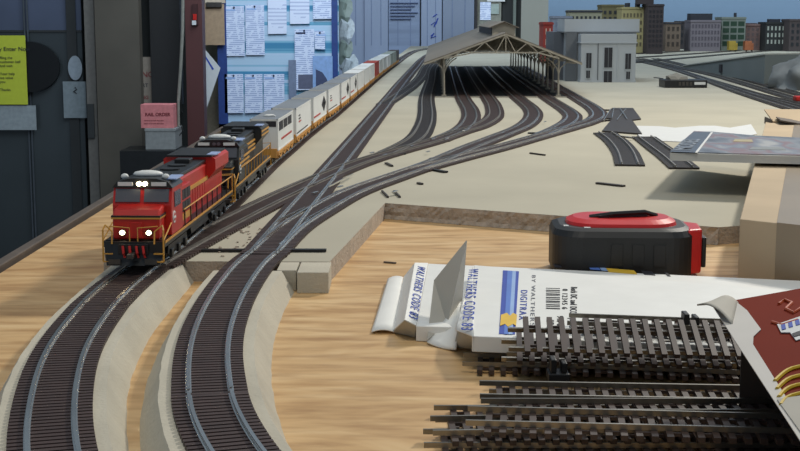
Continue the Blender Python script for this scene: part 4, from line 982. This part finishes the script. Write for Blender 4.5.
# ---------------------------------------------------------------- white turnout cartons
def hex2(tl, tr, br, bl, th):
    top = [Vector(p) for p in (bl, br, tr, tl)]
    return MB().hexa([p - Vector((0, 0, t)) for p, t in zip(top, th)], top)
zA = .8
ca = thing('turnout_carton', 'white carton underneath, its lettered end and pale flap sticking out left', 'box', (0, 70, 0), group='white turnout cartons')
og = Vector((0, 70, 0))
A_bl, A_fl = G(428, 263.5, zA), G(416, 326, zA)
A_br, A_fr = Vector((24, 77.6, zA)), Vector((22.6, 63, zA))
hex2(A_bl, A_br, A_fr, A_fl, (.78, .78, .78, .78)).build('carton', M_box, ca, og, bevel=.04)
R1, R2, R3, R4 = G(415, 263, 1.1), A_bl + Vector((0, 0, .02)), A_fl + Vector((0, 0, .02)), G(405, 320, 1.1)
def shell(q, m, name, par, og): 
    o = MB().add(q, [(0, 1, 2, 3)]).build(name, m, par, og); sd = o.modifiers.new('thickness', 'SOLIDIFY'); sd.thickness = .05*S; sd.offset = 0; return o
shell([R1, R2, R3, R4], M_box, 'end_ridge', ca, og)
shell([G(404, 277, .3), R1, R4, G(393, 331, .1)], M_box, 'ridge_side', ca, og)
shell([R4, R3, G(415, 337, .05), G(393, 332, .05)], M_boxin, 'dust_flap', ca, og)
def fit_text(s_, a, b, c, size, m, par, og, **k):
    a, b, c = Vector(a), Vector(b), Vector(c); r_ = b - a
    t = text(s_, size, m, par, (a - og, r_, c - a), gap=1.3, **k)
    w_ = max((v.co - (a-og)*S).dot(r_.normalized()) for v in t.data.vertices) / S
    f = r_.length / w_; rn = r_.normalized()
    for v in t.data.vertices:
        d = (v.co - (a-og)*S).dot(rn); v.co += rn * d * (f-1)
    return t
up3 = (R2-R1).cross(R4-R1).normalized(); up3 = up3 if up3.z > 0 else -up3
pa = lambda u, v: R1.lerp(R2, u).lerp(R4.lerp(R3, u), v) + up3*.035
fit_text('WALTHERS CODE 83', pa(.25, .06), pa(.25, .94), pa(.9, .06), .7, M_blue, ca, og)
sheet_q = [G(403, 277.5, .3), G(388, 279, .25), G(371.5, 332, .1), G(394, 332, .1)]
def sheet(q, m, name, par, og, th=.06, n=8, bow=0.0):
    mb = MB(); vs = []; q = [Vector(p) for p in q]
    for k in range(n+1):
        for j in range(n+1):
            u, v = k/n, j/n; p = q[0].lerp(q[1], u).lerp(q[3].lerp(q[2], u), v) + Vector((0, 0, bow*4*u*(1-u))); vs.append(p)
    W = n+1; fs = [(k*W+j, (k+1)*W+j, (k+1)*W+j+1, k*W+j+1) for k in range(n) for j in range(n)]
    mb.add(vs, fs); o = mb.build(name, m, par, og, smooth=True)
    sd = o.modifiers.new('thickness', 'SOLIDIFY'); sd.thickness = th*S; sd.offset = 0
    return o
sheet(sheet_q, M_box, 'tongue_flap', ca, og, bow=.12)
# second carton on top
zl, zr_ = 1.62, 1.62
Bp0 = G(474, 265, zl); Bx = Vector((1, 0, 0)); Bn = Vector((0, 0, 1))
BP = lambda x, y, up=0: G(x, y, zl+up)
cb = thing('turnout_carton', 'white carton on top with blue gradient stripe, yellow mark and barcode', 'box', (3, 62, .85), group='white turnout cartons')
og = Vector((3, 62, .85))
bl_, br_ = BP(474, 265), BP(815, 292.5); fl_ = BP(472, 336); fr2 = Vector((21.4, 57.2, zl))
hex2(bl_, br_, fr2, fl_, (.75, .75, .75, .75)).build('carton', M_box, cb, og, bevel=.04)
def bq(px, m, name, up=.012, th=.015):
    return MB().prism([BP(x, y, up) for x, y in px], (0, 0, th)).build(name, m, cb, og)
bq([(503, 270.5), (519, 271.5), (515, 334.5), (499, 334)], M_blue, 'blue_stripe')
bq([(507.5, 270.8), (512.5, 271.2), (508.5, 334.3), (504, 334.2)], M_blue2, 'blue_band', .03)
bq([(512.5, 271.2), (516, 271.4), (512.5, 334.4), (508.5, 334.3)], M_blue3, 'blue_band', .03)
bq([(501, 315), (507, 313), (510, 316), (513, 313), (517, 315), (516, 326), (513, 324), (508, 327), (505, 324), (500, 326)], M_yel, 'yellow_emblem', .05)
def btext(s_, a, b, up_px, size, m, **k):
    return fit_text(s_, BP(*a, .012), BP(*b, .012), BP(*up_px, .012), size, m, cb, og, **k)
btext('WALTHERS CODE 83', (469, 269), (461, 330), (481, 269), .8, M_blue)
btext('DIGITRAX', (521, 290), (519, 320), (527, 290), .5, M_blue)
btext('BY WALTHERS', (532, 275), (530, 326), (536, 275), .3, mat('print_grey', (120, 122, 130), .6))
btext('HO Scale', (547, 320), (546.5, 334), (552, 320), .5, M_ink)
btext('948-83001', (557, 316), (556.5, 334), (562, 316), .45, M_ink)
btext('Both DC and DCC Operations', (571, 287), (569, 334), (577, 287), .5, M_ink)
for k in range(12):
    w_ = (.25, .7, .4, .9)[k % 4]; y0 = 288 + k*1.8
    bq([(546, y0), (560, y0+.5), (560, y0+.5+w_), (546, y0+w_)], M_ink, 'barcode_bar')
btext('0 12345 6', (562.5, 289), (562, 309), (568, 289), .4, M_ink)
fy = lambda x, y, Y: D(x, y, Y)
F0 = G(461, 300, zl-.1); F1 = G(427, 341, .2); Fm = D(447, 326, F0.y*.42 + F1.y*.58)
F2 = D(435, 281, F1.y + 5.0); F3 = D(467, 241, F0.y+.6)
o = MB().add([F3, F0, Fm, F1, F2], [(0, 1, 2), (0, 2, 4), (2, 3, 4)]).build('standing_flap', M_boxin, cb, og); sd = o.modifiers.new('thickness', 'SOLIDIFY'); sd.thickness = .08*S
sheet([G(464, 299, zl-.02), bl_ + Vector((-.05, 0, 0)), G(474, 337, zl), G(455, 330, 1.2)], M_box, 'end_face', cb, og, th=.06)
sheet([F0, G(458, 329, 1.1), G(456, 350, .12), F1 + Vector((0, -.05, -.05))], M_box, 'tongue_flap', cb, og, th=.07, bow=-.1)
sheet([G(458, 331, 1.1), G(474, 336, 1.5), G(476, 350, .2), G(454, 347, .15)], M_boxin, 'dust_flap', cb, og, th=.06)
# rear strip print of the carton beneath
for (x0, x1, y, m_) in ((553, 560, 264, M_ink), (588, 598, 266, M_blue2), (599, 605, 267, M_blue3), (606, 634, 268.5, M_yel), (641, 652, 271, M_ink), (664, 667, 272.5, M_ink)):
    zz = zA+.01
    p0, p1 = G(x0, y, zz), G(x1, y+(x1-x0)*.08, zz)
    MB().prism([p0, p1, p1+Vector((-.02, -1.2, 0)), p0+Vector((-.02, -1.2, 0))], (0, 0, .03)).build('edge_print', m_, ca, Vector((0, 70, 0)))

# ---------------------------------------------------------------- brown printed carton, open end to the left
Lb, Lf, Rb, Rf = Vector((12.2, 51.4, 5.0)), Vector((10.5, 29.0, 5.0)), Vector((21.5, 50.6, 6.9)), Vector((19.8, 28.2, 6.9))
pn = (Lb-Lf).cross(Rb-Lf)
CP = lambda x, y, up=0: PLN(x, y, Lb + Vector((0, 0, up)), pn)
cc = thing('printed_carton', 'open brown red carton with yellow stripes and white rim holding the track', 'box', (12, 40, 0)); og = Vector((12, 40, 0))
M_brn = mat('carton_brown', (112, 36, 20), .85, var=.12, scale=12)
M_brn.node_tree.nodes['Principled BSDF'].inputs['Specular IOR Level'].default_value = .12
M_cin = mat('carton_inside', (88, 74, 62), .85)
th = Vector((0, 0, -.07))
MB().hexa([Lf+th, Rf+th, Rb+th, Lb+th], [Lf, Rf, Rb, Lb]).build('top_panel', M_brn, cc, og)
Lb2 = Lb.lerp(Rb, .12)
MB().hexa([Vector((p.x, p.y, .03)) for p in (Lb2, Rb)] + [Vector((p.x, p.y+.08, .03)) for p in (Rb, Lb2)], [Lb2+th, Rb+th, Rb+th+Vector((0, .08, 0)), Lb2+th+Vector((0, .08, 0))]).build('back_panel', M_cin, cc, og)
MB().hexa([Vector((p.x, p.y, .03)) for p in (Lf, Rf)] + [Vector((p.x, p.y+.08, .03)) for p in (Rf, Lf)], [Lf+th, Rf+th, Rf+th+Vector((0, .08, 0)), Lf+th+Vector((0, .08, 0))]).build('front_panel', M_cin, cc, og)
MB().prism([(Lb.x, Lb.y, .01), (Lf.x, Lf.y, .01), (Rf.x, Rf.y, .01), (Rb.x, Rb.y, .01)], (0, 0, .03)).build('bottom_panel', M_cin, cc, og)
MB().hexa([Vector((p.x, p.y, .03)) for p in (Rf, Rb)] + [Vector((p.x+.08, p.y, .03)) for p in (Rb, Rf)], [Rf+th, Rb+th, Rb+th+Vector((.08, 0, 0)), Rf+th+Vector((.08, 0, 0))]).build('right_panel', M_cin, cc, og)
def cq(px, m, name, up=.02, th_=.03): return MB().prism([CP(x, y, up) for x, y in px], (0, 0, th_)).build(name, m, cc, og)
M_rim = mat('white_rim', (196, 192, 186), .6, var=.05, scale=20)
cq([(711, 304), (737, 303), (747, 311), (761, 330), (753.5, 337), (753, 345), (803, 425), (803, 446), (738, 346)], M_rim, 'white_rim')
cq([(777, 400), (803, 396), (803, 436)], M_boxin, 'glue_flap', .06)
sheet([CP(712, 304), CP(738, 303), D(733, 326, 47.5), D(697, 305, 50.0)], M_boxin, 'torn_flap', cc, og, th=.06, bow=.3)
M_ystr = mat('print_noodle_yellow', (196, 164, 24), .45); M_org = mat('print_orange', (176, 76, 34), .45)
for k in range(4):
    pts = [CP(x, y + k*9, .05) for x, y in ((775+k*2, 381-k), (785, 371), (795, 367), (812, 365))]
    mb = MB(); q = spline(pts, .2); rr = .07
    mb.tube(q, rr, 6)
    for v in mb.v: pass
    mb.build('yellow_stripe', M_ystr, cc, og)
MB().tube([CP(x, y, .03) for x, y in ((779, 304), (785, 300), (792, 303), (786, 309), (794, 313), (803, 307))], .07, 6).build('orange_swirl', M_org, cc, og)
MB().tube([CP(x, y, .03) for x, y in ((772, 322), (782, 325), (798, 320))], .06, 6).build('orange_swirl', M_org, cc, og)
tgp = cq([(777, 325), (803, 316), (805, 338), (796, 341), (790, 333), (781, 333)], M_wpap, 'white_badge', .03)
for k in range(3): MB().prism([CP(x, y, .07) for x, y in ((781+k*7, 325.5-k*2.2), (785+k*7, 324-k*2.2), (786+k*7, 329-k*2.2), (782+k*7, 330-k*2.2))], (0, 0, .02)).build('badge_letter', M_blue, cc, og)
MB().prism([CP(x, y, .07) for x, y in ((792, 334), (800, 331), (801, 335), (794, 337))], (0, 0, .02)).build('badge_letter', M_ink, cc, og)

# ---------------------------------------------------------------- pile of track sections
M_ptie = mat('pile_tie_brown', (68, 54, 48), .5, var=.2, scale=80)
M_prail = mat('pile_rail', (150, 144, 132), .35, .9, var=.15, scale=30)
def pile_track(p0, p1, label, pitch=.53, half=1.5, tilt=0.0, flip=False, curve=0.0, mt=None):
    p0, p1 = Vector(p0), Vector(p1); L = (p1-p0).length; d = (p1-p0).normalized()
    r = thing('track_section', label, 'track section', p0, group='track sections in the pile')
    up = Vector((0, 0, 1)); s_ = d.cross(up).normalized(); up = s_.cross(d)
    R = Matrix.Rotation(tilt, 3, d); s_ = R @ s_; up = R @ up
    if flip: up = -up; p0 = p0 - up*.39
    def pt(t, a, h): return p0 + d*t + s_*(a + curve*t*t) + up*h
    tb = MB(); n = int(L/pitch)
    for i in range(n+1):
        t = i*pitch + .1
        if t > L: break
        q = [pt(t-.12, -half, 0), pt(t-.12, half, 0), pt(t+.12, half, 0), pt(t+.12, -half, 0)]
        tb.hexa(q, [v + up*.2 for v in q])
    for a in (-.83, .83):
        for i in range(0, n, 1):
            if (i % 2) == 0 : tb.bar(pt(i*pitch, a+.08, .09), pt((i+1)*pitch, a+.08, .09), .12, .12)
    tb.build('tie_strip', mt or M_ptie, r, r.location/S)
    st_ = int(L/1.5) + 1
    for a in (-.83, .83):
        mb = MB(); ex = -.7
        pts = [pt(ex + (L-ex)*k/st_, a, .31) for k in range(st_+1)]
        for u, v in zip(pts, pts[1:]): mb.bar(u, v, .11, .2, up=up)
        mb.build('rail', M_prail, r, r.location/S)
    return r
tA = Vector((0, 0, 0))
# lower pile on the plywood, running into the open carton
def pl(a, b, za, zb, label, **k): return pile_track(G(*a, za), G(*b, zb), label, **k)
pl((506, 404), (790, 408), .05, .05, 'bottom track section of the lower pile, farthest from the camera')
pl((452, 421), (800, 420), .05, .05, 'bottom track section of the lower pile, middle one')
pl((442, 446), (815, 446), .05, .05, 'bottom track section nearest the camera with its ties showing at left')
pl((497, 397), (780, 402), .95, .9, 'upper track section of the lower pile beside the upper pile', tilt=.05)
pl((450, 433), (800, 428), .48, .52, 'second layer track section whose rails reach far left', tilt=.03)
pl((500, 414), (800, 414), .96, 1.0, 'third layer track section in the middle of the lower pile', tilt=-.03)
pl((486, 424), (800, 432), 1.42, 1.45, 'topmost track section with bright worn rails, lower pile', tilt=.02)
# upper pile leaning in front of the white cartons
pl((478, 366), (745, 372), .10, .05, 'bottom section of the upper pile, its bare end pointing left')
pl((522, 366), (765, 373), .62, .55, 'slanted track section in the middle of the upper pile', curve=.004)
pl((517, 352), (750, 358), 1.2, 1.1, 'upside down track section on the upper pile', flip=True, tilt=.25)
pl((524, 341), (755, 346), 1.95, 1.85, 'upper track section with dense brown ties upward', tilt=.3, flip=True)
pl((583, 326), (765, 333), 1.75, 1.75, 'track section lying flat on top of the white carton')
for i, (x, y, z, lb) in enumerate([(558, 370, 1.2, 'black plastic clip standing between the two track piles'), (690, 324, 2.1, 'black plastic clip on the section over the white carton')]):
    c_ = G(x, y, z)
    t = thing('plastic_clip', lb, 'clip', c_ - Vector((0, 0, .4)))
    MB().box(-.45, .45, -.5, .5, 0, .35, .05).build('base', M_black, t); MB().box(-.35, -.1, -.4, .4, .35, .95, .05).build('prong', M_black, t); MB().box(.12, .35, -.4, .4, .35, .8, .05).build('prong', M_black, t)

# ---------------------------------------------------------------- cardboard box with magazine
zb_ = 3.9
f1, f2 = G(740, 219, zb_), G(830, 229, zb_); 
k1, k2 = G(766, 121, zb_), G(850, 126, zb_)
cbx = thing('cardboard_box', 'brown cardboard box with open flaps under the magazine', 'box', (f1.x+5, f1.y, 0)); og = Vector((f1.x+5, f1.y, 0))
def quadbox(a, b, c, d, z0, z1): return MB().hexa([Vector((p.x, p.y, z0)) for p in (a, b, c, d)], [Vector((p.x, p.y, z1)) for p in (a, b, c, d)])
quadbox(f1, f2, k2, k1, .02, zb_).build('carton', M_card, cbx, og, bevel=.05)
t0, t1 = f1.lerp(f2, .42), k1.lerp(k2, .35)
MB().prism([Vector((t0.x, t0.y-.02, zb_+.01)), Vector((f2.x, f2.y-.02, zb_+.01)), Vector((k2.x, k2.y, zb_+.01)), Vector((t1.x, t1.y, zb_+.01))], (0, 0, .03)).build('tape', M_tape, cbx, og)
MB().prism([Vector((t0.x, t0.y-.01, .05)), Vector((f2.x, f2.y-.01, .05)), Vector((f2.x, f2.y-.01, zb_+.02)), Vector((t0.x, t0.y-.01, zb_+.02))], (0, -.03, 0)).build('tape', M_tape, cbx, og)
MB().prism([k1 + Vector((0, -3, .05)), k1 + Vector((9, -3, .05)), k1 + Vector((9, 1, 1.2)), k1 + Vector((0, 1, 1.2))], (0, 0, .15)).build('end_flap', M_card, cbx, og)
MB().prism([D(776, 118, 160), D(830, 127, 160), D(830, 130, 156), D(781, 121.5, 156)], (0, 0, .15)).build('raised_flap', M_trim, cbx, og)
MB().prism([k1 + Vector((-.2, -3, -.3)), k1 + Vector((-.2, 0, -.3)), k1 + Vector((-.2, 0, .5)), k1 + Vector((-.2, -3, .4))], (.15, 0, 0)).build('side_flap', M_trim, cbx, og)
# magazine
zm2 = 4.15
mg = thing('magazine', 'glossy dark magazine with colourful cover overhanging the cardboard box', 'magazine', G(700, 150, zm2)); og = G(700, 150, zm2)
cv = [(670, 152), (694, 131.5), (712, 132), (756, 136), (860, 141), (860, 158), (800, 155.5), (735, 154)]
pg = MB().prism([G(x, y, zm2+.75) + Vector((0, 0, -.72)) for x, y in cv], (0, 0, .66)).build('pages', mat('page_edges', (196, 196, 192), .7, var=.08, scale=4, stretch=(1, 1, 60)), mg, og)
def mag_mat():
    m = bpy.data.materials.new('magazine_cover'); m.use_nodes = True; nt = m.node_tree; L = nt.links
    b = nt.nodes['Principled BSDF']; b.inputs['Roughness'].default_value = .34
    tc = nt.nodes.new('ShaderNodeTexCoord'); n = nt.nodes.new('ShaderNodeTexNoise'); n.inputs['Scale'].default_value = 26; n.inputs['Detail'].default_value = 4
    mp = nt.nodes.new('ShaderNodeMapping'); mp.inputs['Scale'].default_value = (1, .45, 1); L.new(tc.outputs['Object'], mp.inputs[0]); L.new(mp.outputs[0], n.inputs['Vector'])
    r = nt.nodes.new('ShaderNodeValToRGB'); e = r.color_ramp.elements
    e[0].position = .3; e[0].color = rgb(74, 76, 82); e[1].position = .72; e[1].color = rgb(176, 174, 170)
    for p_, c in ((.42, (104, 108, 116)), (.5, (138, 140, 144)), (.565, (138, 104, 104)), (.62, (122, 126, 136))): k = e.new(p_); k.color = rgb(*c)
    L.new(n.outputs['Fac'], r.inputs[0]); L.new(r.outputs[0], b.inputs['Base Color']); return m
MB().prism([G(x, y, zm2+.72) for x, y in cv], (0, 0, .05)).build('cover', mag_mat(), mg, og)
zc = zm2+.78
MB().prism([G(x, y, zc) for x, y in ((670.5, 151.7), (694, 131.7), (711, 132.3), (695, 152.6))], (0, 0, .01)).build('masthead_band', mat('cover_slate', (84, 86, 92), .3), mg, og)
MB().prism([G(x, y, zc) for x, y in ((711, 132.3), (713, 132.4), (697.5, 152.8), (695, 152.6))], (0, 0, .015)).build('cover_line', M_wpap, mg, og)
text('MODEL', 2.0, mat('masthead_grey', (128, 136, 146), .4), mg, (G(689, 150.5, zc+.02) - og, G(705, 134, zc) - G(689, 150.5, zc), G(680, 150, zc) - G(689, 150.5, zc)), bold=.05, sx=1.7)
for px, m_ in (([(735, 139), (752, 139.5), (753, 142), (733, 141.5)], mat('cover_yellow', (190, 172, 120), .3)), ([(752, 147), (784, 147.5), (786, 150), (749, 149.5)], mat('cover_tan', (150, 148, 138), .3))):
    MB().prism([G(x, y, zc) for x, y in px], (0, 0, .012)).build('cover_picture', m_, mg, og)
# white paper under it
wp = thing('paper_sheet', 'white curled paper sheet lying on the board behind the magazine', 'paper', G(690, 135))
og = G(690, 135)
wpp = [(634, 126), (660, 126.5), (675, 128), (700, 126), (715, 126), (730, 128), (751, 124.5), (757, 134), (730, 141), (700, 143), (660, 141), (641, 140.5)]
mb = MB().prism([G(x, y, 1.30) for x, y in wpp], (0, 0, .05)); mb.build('sheet', M_wpap, wp, og)
